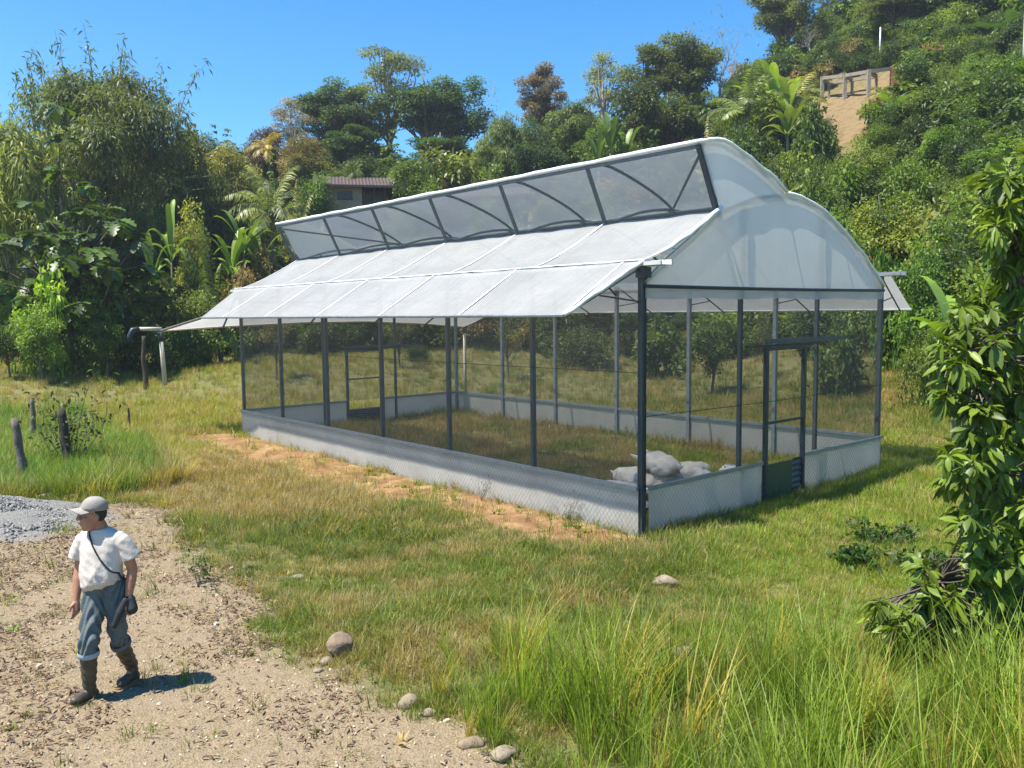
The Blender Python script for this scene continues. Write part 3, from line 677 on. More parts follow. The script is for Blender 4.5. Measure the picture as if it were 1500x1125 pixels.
# ------------------------------------------------------------------ the man
def person():
    skin = simple('skin', (0.40, 0.20, 0.125), (0.33, 0.155, 0.095), 6, 0.55, 0, 0.1, 60)
    shirt_m = simple('white_cotton', (0.58, 0.53, 0.48), (0.49, 0.43, 0.37), 4, 0.85, 0, 0.25, 25)
    denim = simple('blue_denim', (0.075, 0.105, 0.125), (0.12, 0.135, 0.125), 5, 0.85, 0, 0.3, 40)
    cuff_m = simple('pale_denim', (0.30, 0.39, 0.46), (0.22, 0.29, 0.35), 6, 0.85)
    rubber = simple('olive_rubber', (0.055, 0.045, 0.03), (0.085, 0.07, 0.045), 7, 0.5, 0, 0.15, 30)
    sole_m = simple('tan_sole', (0.30, 0.18, 0.08), (0.2, 0.12, 0.06), 7, 0.8)
    cap_m = simple('beige_cap', (0.31, 0.28, 0.25), (0.235, 0.21, 0.185), 8, 0.85, 0, 0.2, 60)
    hair_m = simple('dark_hair', (0.03, 0.025, 0.022), None, 20, 0.7)
    dark = simple('dark_cloth', (0.022, 0.025, 0.03), None, 8, 0.7)
    p = gp(160, 1013); root = empty('person', (p[0], p[1], tz(p[0], p[1])), math.radians(-8)); root.scale = (0.93, 0.93, 1.0)
    tag(root, 'man in a white shirt, beige cap and rubber boots walking on the track', 'person')
    V = Vector
    # ---- body
    b = MB()
    hc = V((-0.035, -0.045, 1.495)); Rh = Matrix.Rotation(math.radians(-52), 3, 'Z') @ Matrix.Rotation(math.radians(-4), 3, 'X')
    H = lambda x, y, z: hc + Rh @ V((x, y, z))       # face looks along -y
    ball(b, H(0, 0.01, 0.03), (0.077, 0.097, 0.105), 12, Rh); ball(b, H(0, -0.03, -0.05), (0.06, 0.068, 0.075), 10, Rh)
    ball(b, H(0, -0.062, -0.098), (0.032, 0.026, 0.026), 8, Rh)                          # chin
    limb(b, [H(0, -0.088, 0.035), H(0, -0.108, 0.005), H(0, -0.118, -0.018)], [0.011, 0.014, 0.018], 8)   # nose
    ball(b, H(0.013, -0.104, -0.02), 0.012, 6); ball(b, H(-0.013, -0.104, -0.02), 0.012, 6)
    ball(b, H(0, -0.092, -0.055), (0.027, 0.014, 0.009), 8, Rh); ball(b, H(0, -0.089, -0.07), (0.024, 0.014, 0.010), 8, Rh)   # lips
    ball(b, H(0, -0.082, 0.048), (0.055, 0.02, 0.012), 8, Rh)                            # brow
    for s in (-1, 1):
        ball(b, H(s * 0.048, -0.06, -0.015), (0.024, 0.028, 0.026), 8, Rh)               # cheeks
        ball(b, H(s * 0.080, 0.018, -0.005), (0.012, 0.024, 0.036), 8, Rh)               # ears
    limb(b, [V((0.0, 0.02, 1.30)), V((-0.012, 0.005, 1.40)), V((-0.03, -0.02, 1.47))], [0.085, 0.062, 0.058])
    limb(b, [V((0, 0.02, 0.90)), V((0, 0.01, 1.05)), V((0, 0.015, 1.2)), V((0, 0.02, 1.30))], [0.10, 0.095, 0.095, 0.085])
    SL, SRt = V((-0.175, 0.01, 1.315)), V((0.185, 0.015, 1.315))
    limb(b, [V((-0.06, 0.02, 1.30)), SL + V((0.01, 0, -0.02))], [0.06, 0.045]); limb(b, [V((0.06, 0.02, 1.30)), SRt + V((-0.01, 0, -0.02))], [0.06, 0.045])
    EL, WL = V((-0.238, 0.02, 1.035)), V((-0.222, -0.07, 0.80))
    ER, WR = V((0.252, 0.05, 1.035)), V((0.240, -0.01, 0.815))
    limb(b, [SL + V((0, 0, -0.02)), SL.lerp(EL, 0.5), EL, EL.lerp(WL, 0.35), WL], [0.045, 0.052, 0.043, 0.046, 0.03])
    limb(b, [SRt + V((0, 0, -0.02)), SRt.lerp(ER, 0.5), ER, ER.lerp(WR, 0.35), WR], [0.045, 0.052, 0.043, 0.046, 0.03])
    def hand(w, d, side, curl):
        d = d.normalized(); across = V((0, -1, 0)) if abs(d.y) < 0.8 else V((1, 0, 0))
        across = (across - d * across.dot(d)).normalized(); palm = d.cross(across) * side     # palm looks to the body
        limb(b, [w, w + d * 0.03, w + d * 0.085], [0.028, 0.033, 0.034], 10)
        b.box(*(lambda c: ((c.x - 0.016, c.y - 0.03, c.z - 0.02), (c.x + 0.016, c.y + 0.03, c.z + 0.02)))(w + d * 0.06))
        for k, (o, ln) in enumerate(((0.030, 0.068), (0.010, 0.076), (-0.010, 0.072), (-0.030, 0.056))):
            k0 = w + d * 0.09 + across * o; a = curl * (0.8 + 0.12 * k)
            k1 = k0 + (d * math.cos(a * 0.5) + palm * math.sin(a * 0.5)) * ln * 0.45
            k2 = k1 + (d * math.cos(a) + palm * math.sin(a)) * ln * 0.32
            k3 = k2 + (d * math.cos(a * 1.5) + palm * math.sin(a * 1.5)) * ln * 0.26
            limb(b, [k0, k1, k2, k3], [0.0095, 0.009, 0.0085, 0.0078], 8)
        t0 = w + d * 0.03 + across * 0.028; t1 = t0 + (d * 0.6 + across * 0.7 + palm * 0.25).normalized() * 0.036
        t2 = t1 + (d * 0.9 + palm * 0.35).normalized() * 0.034
        limb(b, [t0, t1, t2], [0.014, 0.011, 0.0095], 8)
    hand(WL, V((0.10, -0.22, -0.95)), 1, 0.75); hand(WR, V((-0.12, -0.15, -0.95)), -1, 1.25)
    # legs: right leg (picture left) steps forward
    HL, HR = V((-0.085, 0.02, 0.88)), V((0.09, 0.02, 0.88))
    KL, AL = V((-0.035, -0.20, 0.48)), V((-0.075, -0.16, 0.10))
    KR, AR = V((0.085, 0.03, 0.48)), V((0.085, 0.22, 0.12))
    limb(b, [V((0, 0.02, 0.93)), HL], [0.09, 0.07]); limb(b, [V((0, 0.02, 0.93)), HR], [0.09, 0.07])
    limb(b, [HL, KL, KL.lerp(AL, 0.35), AL], [0.07, 0.05, 0.048, 0.034]); limb(b, [HR, KR, KR.lerp(AR, 0.35), AR], [0.07, 0.05, 0.048, 0.034])
    limb(b, [AL, AL + V((-0.02, -0.10, -0.055))], [0.034, 0.02]); limb(b, [AR, AR + V((-0.01, -0.10, -0.075))], [0.034, 0.02])
    link('body', remesh(b, 'body', skin, 0.0065, 3), root)
    for s in (-1, 1):
        e = MB(); ball(e, H(s * 0.030, -0.083, 0.024), (0.013, 0.008, 0.006), 6, Rh); e.build('eye', hair_m, root, True)
    hb = MB(); ball(hb, H(0, 0.022, 0.028), (0.0795, 0.092, 0.090), 10, Rh)
    link('hair', hb.mesh('hair', hair_m, True), root)
    # ---- cap
    c = MB(); rs = []
    for i in range(8):
        t = i / 7 * PI / 2 * 0.97
        rs.append([H(0.094 * math.cos(t) ** 0.8 * math.cos(a), 0.012 + 0.112 * math.cos(t) ** 0.8 * math.sin(a), 0.055 + 0.105 * math.sin(t)) for a in [2 * PI * k / 24 for k in range(24)]])
    c.rings(rs); crown = c.build('cap', cap_m, root, True)
    c = MB(); top = []; n = 12
    def brim(a, s, dz):
        x = 0.088 * s; y0 = -0.095 * math.sqrt(max(0, 1 - (x / 0.1) ** 2)) + 0.012
        L_ = 0.095 * (1 - 0.35 * s * s)
        return H(x, y0 - L_ * a, 0.072 - 0.03 * s * s - 0.012 * a + dz)
    c.grid(5, n, lambda a, s: brim(a, s * 2 - 1, 0.004)); c.grid(5, n, lambda a, s: brim(a, s * 2 - 1, -0.002))
    c.build('cap_brim', cap_m, crown, True)
    # ---- shirt
    s = MB(); R = []
    for z, ax, ay, cx_, cy_ in ((0.88, 0.168, 0.125, -0.005, -0.005), (0.93, 0.185, 0.148, -0.005, -0.015), (1.02, 0.188, 0.152, -0.003, -0.015), (1.12, 0.188, 0.142, 0, -0.005), (1.22, 0.195, 0.128, 0, 0.005), (1.30, 0.19, 0.108, 0.005, 0.012), (1.355, 0.14, 0.092, 0.003, 0.012), (1.385, 0.082, 0.075, 0, 0.008)):
        ring = []
        for k in range(28):
            a = 2 * PI * k / 28; x = ax * math.cos(a); y = ay * math.sin(a)
            zz = z + max(0, 1 - (z - 0.88) / 0.25) * (0.24 * x + 0.02)
            ring.append((x + cx_, y + cy_, zz))
        R.append(ring)
    s.rings(R)
    for S, E in ((SL, EL), (SRt, ER)):
        o = 0.02 if E.x > 0 else -0.02
        s.tube([S + V((-o * 2.2, 0, -0.008)), S + V((o * 0.1, 0, -0.035)), S.lerp(E, 0.4) + V((o * 0.9, 0, 0)), S.lerp(E, 0.66) + V((o * 1.4, 0, 0))], [0.058, 0.069, 0.075, 0.083], 16)
        ball(s, S + V((-o * 1.2, 0, -0.012)), 0.062, 10)
    def folds(co):
        x, y, z = co.T
        f = (1 - 2 * np.abs(np.sin(x * 33 + 1.6 * np.sin(z * 9) + z * 17))) * 0.6 + (1 - 2 * np.abs(np.sin(x * 21 - z * 15 + y * 9 + 1.0))) * 0.5
        m = np.clip((1.27 - z) / 0.2, 0.15, 1)
        return 0.0062 * f * m + 0.0012 * np.sin(z * 90 + x * 45)
    sh = remesh(s, 'shirt', shirt_m, 0.0065, 8, disp=folds); shirt = link('shirt', sh, root)
    # ---- trousers
    t = MB()
    limb(t, [V((0, 0.02, 0.97)), V((0, 0.02, 0.90))], [0.125, 0.135], 16)
    limb(t, [HL + V((0, 0, 0.02)), HL.lerp(KL, 0.5), KL + V((0, 0.01, 0.02)), KL.lerp(AL, 0.18)], [0.108, 0.092, 0.080, 0.080], 16)
    limb(t, [HR + V((0, 0, 0.02)), HR.lerp(KR, 0.5), KR + V((0, 0.01, 0.02)), KR.lerp(AR, 0.22)], [0.108, 0.09, 0.076, 0.077], 16)
    def tf(co):
        x, y, z = co.T
        return 0.008 * np.sin(z * 55 + 9 * np.sin(x * 18 + y * 9)) + 0.005 * np.sin(z * 31 - x * 60)
    link('trousers', remesh(t, 'trousers', denim, 0.009, 4, disp=tf), root)
    for K, A, fr in ((KL, AL, 0.20), (KR, AR, 0.24)):
        q = MB(); c0 = K.lerp(A, fr - 0.06); c1 = K.lerp(A, fr + 0.05)
        q.tube([c0, c0.lerp(c1, 0.5), c1, c1.lerp(c0, 0.2)], [0.086, 0.091, 0.088, 0.066], 18, False)
        cu = q.build('trouser_cuff', denim if A is AR else cuff_m, root, True)
        if A is not AR: cu['label'] = 'pale turned up cuff'
    # ---- boots
    for K, A, fr, yaw, tilt in ((KL, AL, 0.16, -18, 0), (KR, AR, 0.18, -6, 0.0)):
        q = MB(); yw = math.radians(yaw); f = V((math.sin(yw), -math.cos(yw), 0))
        base = V((A.x, A.y, 0))
        limb(q, [K.lerp(A, fr), K.lerp(A, 0.6), A + V((0, 0.0, 0.03)), V((A.x, A.y + 0.01, 0.06))], [0.073, 0.066, 0.056, 0.05], 14)
        Rf = Matrix.Rotation(yw, 3, 'Z')
        ball(q, base + f * 0.05 + V((0, 0, 0.055)), (0.046, 0.11, 0.045), 10, Rf); ball(q, base + f * 0.125 + V((0, 0, 0.045)), (0.05, 0.065, 0.042), 10, Rf)
        ball(q, base - f * 0.03 + V((0, 0, 0.045)), (0.043, 0.055, 0.045), 10, Rf)
        bt = link('boot', remesh(q, 'boot', rubber, 0.008, 4, disp=lambda co: 0.003 * np.sin(co[:, 2] * 90 + co[:, 0] * 40)), root)
        so = MB(); ring0 = []; ring1 = []
        for k in range(20):
            a = 2 * PI * k / 20; w = 0.047 + 0.006 * max(0, math.sin(a)); L_ = 0.145
            pt = base + f * (0.055 + L_ * math.sin(a)) + Rf @ V((w * math.cos(a), 0, 0))
            ring0.append(pt + V((0, 0, 0.0))); ring1.append(pt + V((0, 0, 0.022)))
        so.rings([ring0, ring1]); so.build('boot_sole', sole_m, bt)
    # ---- shoulder bag: strap across the chest and pouch at the hip
    bag = empty('shoulder_bag', root.location, root.rotation_euler.z); bag.scale = root.scale
    tag(bag, "black shoulder strap with a dark pouch at the walking man's hip", 'bag')
    from mathutils.bvhtree import BVHTree
    bv = BVHTree.FromPolygons([v.co for v in sh.vertices], [tuple(p_.vertices) for p_ in sh.polygons])
    pts = []
    for k in range(19):
        tt = k / 18; x = lerp(-0.065, 0.175, tt); z = lerp(1.375, 1.03, tt ** 0.85) ; hit = bv.ray_cast(V((x, -1, z)), V((0, 1, 0)))[0]
        if hit: pts.append(hit + V((0, -0.006, 0)))
    pts += [V((0.205, -0.05, 0.99)), V((0.215, 0.03, 0.95)), V((0.20, 0.0, 0.86))]
    q = MB()
    for i in range(len(pts) - 1): q.bar(pts[i], pts[i + 1] + (pts[i + 1] - pts[i]) * 0.1, 0.006, 0.02, (0, 1, 0))
    q.build('strap', dark, bag)
    q = MB()
    limb(q, [V((0.235, -0.05, 0.80)), V((0.20, -0.09, 0.71)), V((0.165, -0.12, 0.615))], [0.034, 0.036, 0.026], 10)
    limb(q, [V((0.255, -0.01, 0.80)), V((0.285, -0.03, 0.73))], [0.042, 0.046], 10)
    link('pouch', remesh(q, 'pouch', dark, 0.008, 3), bag)
person()

# ------------------------------------------------------------------ sacks inside the greenhouse
def sack_mesh(seed, mat, L_=0.72, W_=0.42, T_=0.2):
    rng = random.Random(seed); b = MB(); n = 22; m = 14; rs = []
    ph = [rng.random() * 6 for _ in range(8)]
    for i in range(m + 1):
        s = -1 + 2 * i / m; e = (1 - abs(s) ** 3.2) ** 0.5 if abs(s) < 1 else 0.0
        ring = []
        for k in range(n):
            a = 2 * PI * k / n; ca, sa = math.cos(a), math.sin(a)
            wx = W_ / 2 * (0.45 + 0.55 * e) * math.copysign(abs(ca) ** 0.75, ca)
            wz = T_ / 2 * max(e, 0.06) * math.copysign(abs(sa) ** 0.8, sa)
            wr = 1 - 0.07 * abs(math.sin(4.5 * a - 9 * s + ph[5])) - 0.05 * abs(math.sin(6 * s + 3 * a + ph[7])) + 0.03 * math.sin(7 * a + 27 * s + ph[6]) + 0.05 * math.sin(5 * a + ph[0] + 3 * s) + 0.05 * math.sin(9 * s + ph[1] + 2 * a) + 0.04 * math.sin(17 * a + 13 * s + ph[2])
            ring.append((wx * wr, s * L_ / 2 + 0.02 * math.sin(3 * a + ph[3]), wz * wr * (1 + 0.12 * math.sin(2.2 * s + ph[4]))))
        rs.append(ring)
    b.rings(rs)
    return b
sacks = [  # u, v, z, yaw, pitch, roll, L, W, T, grey, label
    (1.15, 1.05, 0.10, 20, 0, 4, 0.80, 0.46, 0.24, 1, 'grey sack lying flat at the near corner inside the greenhouse'),
    (1.75, 0.55, 0.12, -35, 0, 0, 0.62, 0.42, 0.22, 1, 'small grey sack furthest left, beside the low wall'),
    (1.55, 1.30, 0.2, 70, 5, 8, 0.66, 0.46, 0.34, 0, 'cream sack left of the heap, behind the corner post'),
    (0.95, 1.95, 0.15, 80, 0, 0, 0.9, 0.5, 0.32, 0, 'cream sack at the bottom of the heap near the wall'),
    (2.05, 2.10, 0.22, 15, 0, 0, 0.8, 0.5, 0.4, 0, 'bottom sack at the back of the heap'),
    (1.40, 2.85, 0.28, 110, -10, 10, 0.80, 0.56, 0.44, 0, 'tall creased cream sack in the middle of the heap'),
    (1.50, 2.30, 0.20, 100, 0, 0, 0.85, 0.56, 0.40, 0, 'plump sack under the topmost one'),
    (1.55, 2.25, 0.54, 35, 10, -8, 0.78, 0.54, 0.34, 0, 'topmost cream sack with tied ears'),
    (0.80, 2.35, 0.40, 70, 22, 14, 0.62, 0.42, 0.30, 0, 'bright cream sack leaning at the front of the heap'),
    (0.85, 3.35, 0.26, -20, 0, 0, 0.66, 0.46, 0.36, 0, 'rounded sack at the right end of the heap'),
]
for k, (u, v, z, yw, pt, rl, L_, W_, T_, g, lab) in enumerate(sacks):
    q = from_uv(u, v); b = sack_mesh(k + 3, None, L_, W_, T_)
    me = b.mesh('sack', MT['sack_grey' if g else 'sack'], True)
    o = link('sack', me); o.location = (q[0], q[1], max(z, T_ * 0.42) + tz(q[0], q[1])); o.rotation_euler = (math.radians(pt), math.radians(rl), math.radians(yw))
    tag(o, lab, 'sack', 'sacks heaped inside the greenhouse')
    if not g:
        for s in (-1, 1):
            e = MB(); e.tube([(s * W_ * 0.22, L_ * 0.46, 0), (s * W_ * 0.30, L_ * 0.56, 0.03), (s * W_ * 0.33, L_ * 0.64, 0.05)], [0.05, 0.028, 0.008], 6)
            e.build('sack_ear', MT['sack'], o, True)

# ------------------------------------------------------------------ stones
def stone(px, py, size, mat, label, seed, flat=0.7, sink=0.32):
    p = gp(px, py); rng = random.Random(seed)
    bm = bmesh.new(); bmesh.ops.create_icosphere(bm, subdivisions=3, radius=1.0)
    ph = [Vector((rng.uniform(-1, 1), rng.uniform(-1, 1), rng.uniform(-1, 1))).normalized() for _ in range(9)]; dd = [rng.uniform(0.62, 0.95) for _ in ph]
    for v in bm.verts:
        c = v.co.copy(); k = 1.0
        for n_, d in zip(ph, dd):
            t = c.dot(n_)
            if t > d: k = min(k, d / t + 0.02)
        v.co = c * k * (1 + 0.03 * math.sin(9 * c.x + seed) * math.sin(11 * c.y))
    sx, sy = size[0] / 2, size[1] / 2; sz = sx * flat
    for v in bm.verts: v.co = Vector((v.co.x * sx, v.co.y * sy, v.co.z * sz))
    me = bpy.data.meshes.new('stone'); bm.to_mesh(me); bm.free(); me.materials.append(mat)
    me.polygons.foreach_set('use_smooth', [True] * len(me.polygons))
    o = link('stone', me); o.location = (p[0], p[1], tz(p[0], p[1]) + sz * (1 - 2 * sink)); o.rotation_euler = (0, 0, rng.uniform(-0.5, 0.5))
    tag(o, label, 'stone', 'stones lying about the yard')
stone(497, 962, (0.27, 0.24), MT['rock'], 'rounded brown stone at the edge of the grass', 1, 0.95, 0.18)
stone(478, 975, (0.12, 0.10), MT['pale_rock'], 'small white stone in front of the rounded brown one', 2)
stone(467, 958, (0.10, 0.09), MT['rock'], 'small brown stone touching the rounded brown one', 12)
stone(598, 1036, (0.19, 0.15), MT['pale_rock'], 'whitish stone at the edge of the track', 3, 0.8)
stone(628, 1048, (0.13, 0.10), MT['pale_rock'], 'flat tan stone right of the whitish one', 14, 0.5)
stone(467, 988, (0.10, 0.08), MT['pale_rock'], 'flat pale stone below the small white one', 4, 0.5)
stone(976, 856, (0.36, 0.22), MT['pale_rock'], 'flat pale stone in the lawn near the greenhouse corner', 5, 0.45)
stone(1003, 962, (0.20, 0.14), MT['pale_rock'], 'white stone half hidden among the tall grass', 6, 0.6, 0.1)
stone(436, 848, (0.17, 0.12), MT['pale_rock'], 'pale stone among the dry grass above the track', 7, 0.55)
stone(362, 832, (0.16, 0.10), MT['pale_rock'], 'flat tan stone where track and dry grass meet', 8, 0.4)
stone(740, 1112, (0.22, 0.17), MT['pale_rock'], 'larger of the two tan stones at the bottom edge', 9, 0.5)
stone(690, 1095, (0.20, 0.16), MT['rock'], 'brownish stone at the bottom edge near the tall grass', 10, 0.5)
stone(68, 738, (0.36, 0.2), MT['pale_rock'], 'flat slab behind the gravel heap, left one', 11, 0.5, 0.15)
stone(104, 736, (0.28, 0.18), MT['pale_rock'], 'flat slab behind the gravel heap, right one', 13, 0.45, 0.15)

# ------------------------------------------------------------------ fence posts, stake
def wood_post(px, py_base, py_top, wpx_, mat, label, name='fence_post', lean=0.0, grp='old fence posts in the long grass', dx=0):
    p = gp(px, py_base); z0 = tz(p[0], p[1]); h = zat(px, py_top, p[1]) - z0; w = 0.78 * wpx_ / F_PX * p[1] / 2
    rng = random.Random(int(px)); n = 10
    pts = [Vector((dx * t + rng.uniform(-0.012, 0.012), rng.uniform(-0.012, 0.012), -0.15 + (h + 0.15) * t)) for t in np.linspace(0, 1, n)]
    rad = [w * (1.15 - 0.25 * t) * rng.uniform(0.9, 1.1) for t in np.linspace(0, 1, n)]; rad[-1] *= 0.85
    b = MB().tube(pts, rad, 9)
    o = b.build(name, mat, None, True); o.location = (p[0], p[1], z0)
    tag(o, label, 'post', grp); return o
wood_post(40, 716, 612, 15, MT['wood'], 'grey weathered fence post nearest the gravel heap', dx=-0.16)
wood_post(104, 692, 598, 17, MT['dark_wood'], 'dark mossy fence post with leafy shoots', dx=-0.13)
wood_post(50, 650, 582, 9, MT['wood'], 'leaning old post behind the two fence posts', dx=0.02)
wood_post(190, 634, 597, 4.5, MT['dark_wood'], 'thin dark stake alone in the yellow grass', 'stake', grp='stakes')
pt_ = at(208, 30); MBp = MB().tube([(0.03 * math.sin(i), 0.02 * math.cos(2 * i), -0.1 + i * 0.25) for i in range(9)], [0.10 - 0.004 * i for i in range(9)], 8).build('fence_post', MT['dark_wood'], None, True)
MBp.location = pt_; tag(MBp, 'dark post in the field beside the hanging rain pipe', 'post', 'old fence posts in the long grass')

# ------------------------------------------------------------------ concrete frame on the slope
cf0 = gt(1240, 146); cf = empty('concrete_frame', (cf0[0], cf0[1], cf0[2])); tag(cf, 'row of concrete stilts and beams left standing on the bare slope', 'frame')
cols = [(1204, 146, 112, 0.22), (1237, 148, 108, 0.22), (1272, 142, 102, 0.22), (1308, 126, 97, 0.34), (1214, 143, 119, 0.16), (1248, 139, 114, 0.16), (1283, 134, 109, 0.16)]
tops = []
for k, (px, pyb, pyt, w) in enumerate(cols):
    g = gt(px, pyb); d = g[1]; zt = zat(px, pyt, d); tops.append(Vector((g[0], g[1], zt)) - Vector(cf.location))
    bz = g - np.array(cf.location)
    o = MB().box((bz[0] - w / 2, bz[1] - w / 2, bz[2] - 0.5), (bz[0] + w / 2, bz[1] + w / 2, zt - cf.location.z)).build('column', MT['orange_wood' if k == 3 else 'concrete'], cf)
    if k == 3: o['label'] = 'orange painted column'
for a, b_ in ((0, 1), (1, 2), (2, 3), (4, 5), (5, 6), (0, 4), (1, 5), (2, 6)):
    e = (tops[b_] - tops[a]).normalized() * 0.14
    MB().bar(tops[a] + e + Vector((0, 0, -0.13)), tops[b_] - e + Vector((0, 0, -0.13)), 0.2, 0.22).build('beam', MT['concrete'], cf)
e = Vector((2.6, 0.3, 0.35)); MB().bar(tops[3] + Vector((0.19, 0, -0.13)), tops[3] + e, 0.18, 0.2).build('beam', MT['dark_wood'], cf)

# ------------------------------------------------------------------ houses up the slope
def house(px, depth, w, dpt, wall_h, roof_h, rz, label, cream=True, lift=0.15):
    g = at(px, depth); h = empty('house', (g[0], g[1], g[2] + lift), rz); tag(h, label, 'house', 'houses among the trees')
    x0, x1, y0, y1 = -w / 2, w / 2, -dpt / 2, dpt / 2; m = MT['cream_wall' if cream else 'brick_wall']; xs = x0 + w * 0.6
    MB().box((x0, y0, -1.5), (xs, y1, wall_h * 0.42)).build('lower_wall', MT['green_wall'], h)
    MB().box((x0, y0, wall_h * 0.42), (xs, y1, wall_h)).build('upper_wall', m, h)
    MB().box((xs + 0.002, y0 + 0.4, -1.5), (x1, y1, wall_h * 0.5)).build('porch_wall', MT['brick_wall'], h)
    MB().box((xs + 0.002, y0 + 1.4, wall_h * 0.5), (x1, y1, wall_h)).build('back_wall', MT['dark_glass'], h)
    for xx in (xs + 0.15, (xs + x1) / 2, x1 - 0.15):
        MB().box((xx - 0.06, y0 + 0.45, wall_h * 0.5), (xx + 0.06, y0 + 0.57, wall_h)).build('porch_post', MT['rust_roof'], h)
    wd = MB().box((x0 + 0.9, y0 - 0.04, wall_h * 0.68), (x0 + 1.8, y0 + 0.05, wall_h * 0.88)).build('window', MT['dark_glass'], h)
    MB().box((x0 + 0.85, y0 - 0.06, wall_h * 0.66), (x0 + 1.85, y0 - 0.002, wall_h * 0.68)).build('window_sill', MT['rust_roof'], wd)
    ov = 0.6; n = 24
    rf = MB()
    for s in (-1, 1):
        rf.grid(n * 2, 1, lambda a, b: (lerp(x0 - ov, x1 + ov, a), lerp(s * (dpt / 2 + ov), 0, b), lerp(wall_h - 0.05, wall_h + roof_h, b) + 0.025 * math.cos(a * n * 2 * PI)))
    rf.build('roof', MT['rust_roof'], h)
    MB().box((x0 - ov, y0 - ov - 0.03, wall_h - 0.12), (x1 + ov, y0 - ov, wall_h + 0.02)).build('fascia', MT['rust_roof'], h)
    for s in (-1, 1):
        MB().add([(s * w / 2, y0, wall_h), (s * w / 2, y1, wall_h), (s * w / 2, 0, wall_h + roof_h - 0.1)], [(0, 1, 2)]).build('gable_wall', m, h)
house(524, 56, 4.0, 4.2, 2.5, 0.9, math.radians(12), 'small cream and brick house with a rusty roof below the tall trees')
house(715, 54, 4.6, 4.5, 2.3, 0.8, math.radians(-10), 'reddish roof just showing above the greenhouse ridge', False)

# ------------------------------------------------------------------ poles
for px, d, top, r, lab in ((1485, 48, -12, 0.09, 'white utility pole at the top right of the slope'), (1279, 64, 40, 0.07, 'thin grey pole above the concrete frame')):
    g = at(px, d); h = zat(px, top, d) - g[2]
    if px > 1400: h = max(h, 5)
    o = MB().tube([(0, 0, -0.3), (0, 0, h)], [r, r * 0.8], 8).build('utility_pole', MT['white_steel'], None, True); o.location = g
    tag(o, lab, 'pole', 'utility poles on the slope')
    if px > 1400: MB().bar((-0.6, 0, h - 0.35), (0.6, 0, h - 0.35), 0.08, 0.1).build('crossarm', MT['wood'], o)
# ------------------------------------------------------------------ foliage builders
def leaf_quads(P, A, Nn, L, W, fold=0.12, droop=0.15):
    """kite shaped leaves: base, two sides, tip"""
    A = unit(A); S = unit(np.cross(A, Nn)); Nu = unit(np.cross(S, A)); L = L[:, None]; W = W[:, None]
    tip = P + A * L - np.array([0, 0, 1.0]) * L * droop; mid = P + A * L * 0.45 + Nu * W * fold
    V = np.stack([P, mid + S * W / 2, tip, mid - S * W / 2], 1).reshape(-1, 3)
    n = len(P); F = np.arange(4 * n).reshape(n, 4); return V, F
def cloud(rng, C, R, n, L, W, out=0.7, upw=0.15, down=0.25, shell=0.6, top=0.15, clumpvar=0.6, droop=0.15):
    """n leaves over the clumps C (k,3) with radii R (k,3)"""
    C = np.asarray(C, float); R = np.asarray(R, float); k = len(C)
    w = (R[:, 0] * R[:, 1] + R[:, 0] * R[:, 2]); idx = rng.choice(k, n, p=w / w.sum())
    d = unit(rng.normal(size=(n, 3))); d[:, 2] = np.where(rng.rand(n) < top, np.abs(d[:, 2]), d[:, 2])
    r = 1 - shell * rng.rand(n) ** 1.6
    r = r * (1 + 0.18 * np.sin(d[:, 0] * 7 + idx) * np.sin(d[:, 1] * 6 + 2 * idx))
    P = C[idx] + d * R[idx] * r[:, None]
    A = unit(d * out + rng.normal(size=(n, 3)) * 0.6 + np.array([0, 0, upw - down]))
    Nn = unit(d * 0.6 + np.array([0, 0, 0.8]) + rng.normal(size=(n, 3)) * 0.45)
    ll = L * rng.uniform(0.6, 1.35, n); ww = W * rng.uniform(0.7, 1.25, n)
    V, F = leaf_quads(P, A, Nn, ll, ww, droop=droop)
    cv = rng.rand(k)[idx]; v = clumpvar * cv + (1 - clumpvar) * rng.rand(n)
    return V, F, v
def join_leaf(parts):
    Vs, Fs, vs, o = [], [], [], 0
    for V, F, v in parts:
        Vs.append(V); Fs.append(F + o); vs.append(v); o += len(V)
    return np.concatenate(Vs), np.concatenate(Fs), np.concatenate(vs)
def leaf_mesh(name, parts, mat):
    V, F, v = join_leaf(parts); return np_mesh(name, V, F, mat, False, {'v': v})
def bend_path(rng, a, b, n=5, wob=0.12, lift=0.0):
    a = np.array(a, float); b = np.array(b, float); L = np.linalg.norm(b - a); pts = []
    off = rng.normal(size=3) * wob * L
    for t in np.linspace(0, 1, n):
        pts.append(a + (b - a) * t + off * math.sin(PI * t) + np.array([0, 0, lift * L * math.sin(PI * t)]))
    return pts
def wood_mesh(name, rng, H, C, r0, mat, fork=0.45, lean=0.04, limbs=None):
    b = MB(); top = np.array([rng.normal() * lean * H, rng.normal() * lean * H, H * 0.86])
    tr = bend_path(rng, (0, 0, -0.3), top, 9, 0.03); b.tube(tr, list(np.linspace(r0 * 1.25, r0 * 0.22, 9)), 8)
    ids = range(len(C)) if limbs is None else rng.choice(len(C), min(limbs, len(C)), replace=False)
    for i in ids:
        c = np.array(C[i]); t = np.clip((c[2] / H) * 0.75 - 0.08 + rng.uniform(-0.08, 0.05), fork * 0.7, 0.92)
        k = t * 8; j = min(int(k), 7); s = np.array(tr[j]) * (1 - (k - j)) + np.array(tr[j + 1]) * (k - j)
        r = r0 * (0.55 - 0.4 * t); b.tube(bend_path(rng, s, c, 5, 0.08, 0.06), list(np.linspace(r, r * 0.25, 5)), 5)
    return b.mesh(name, mat, True)

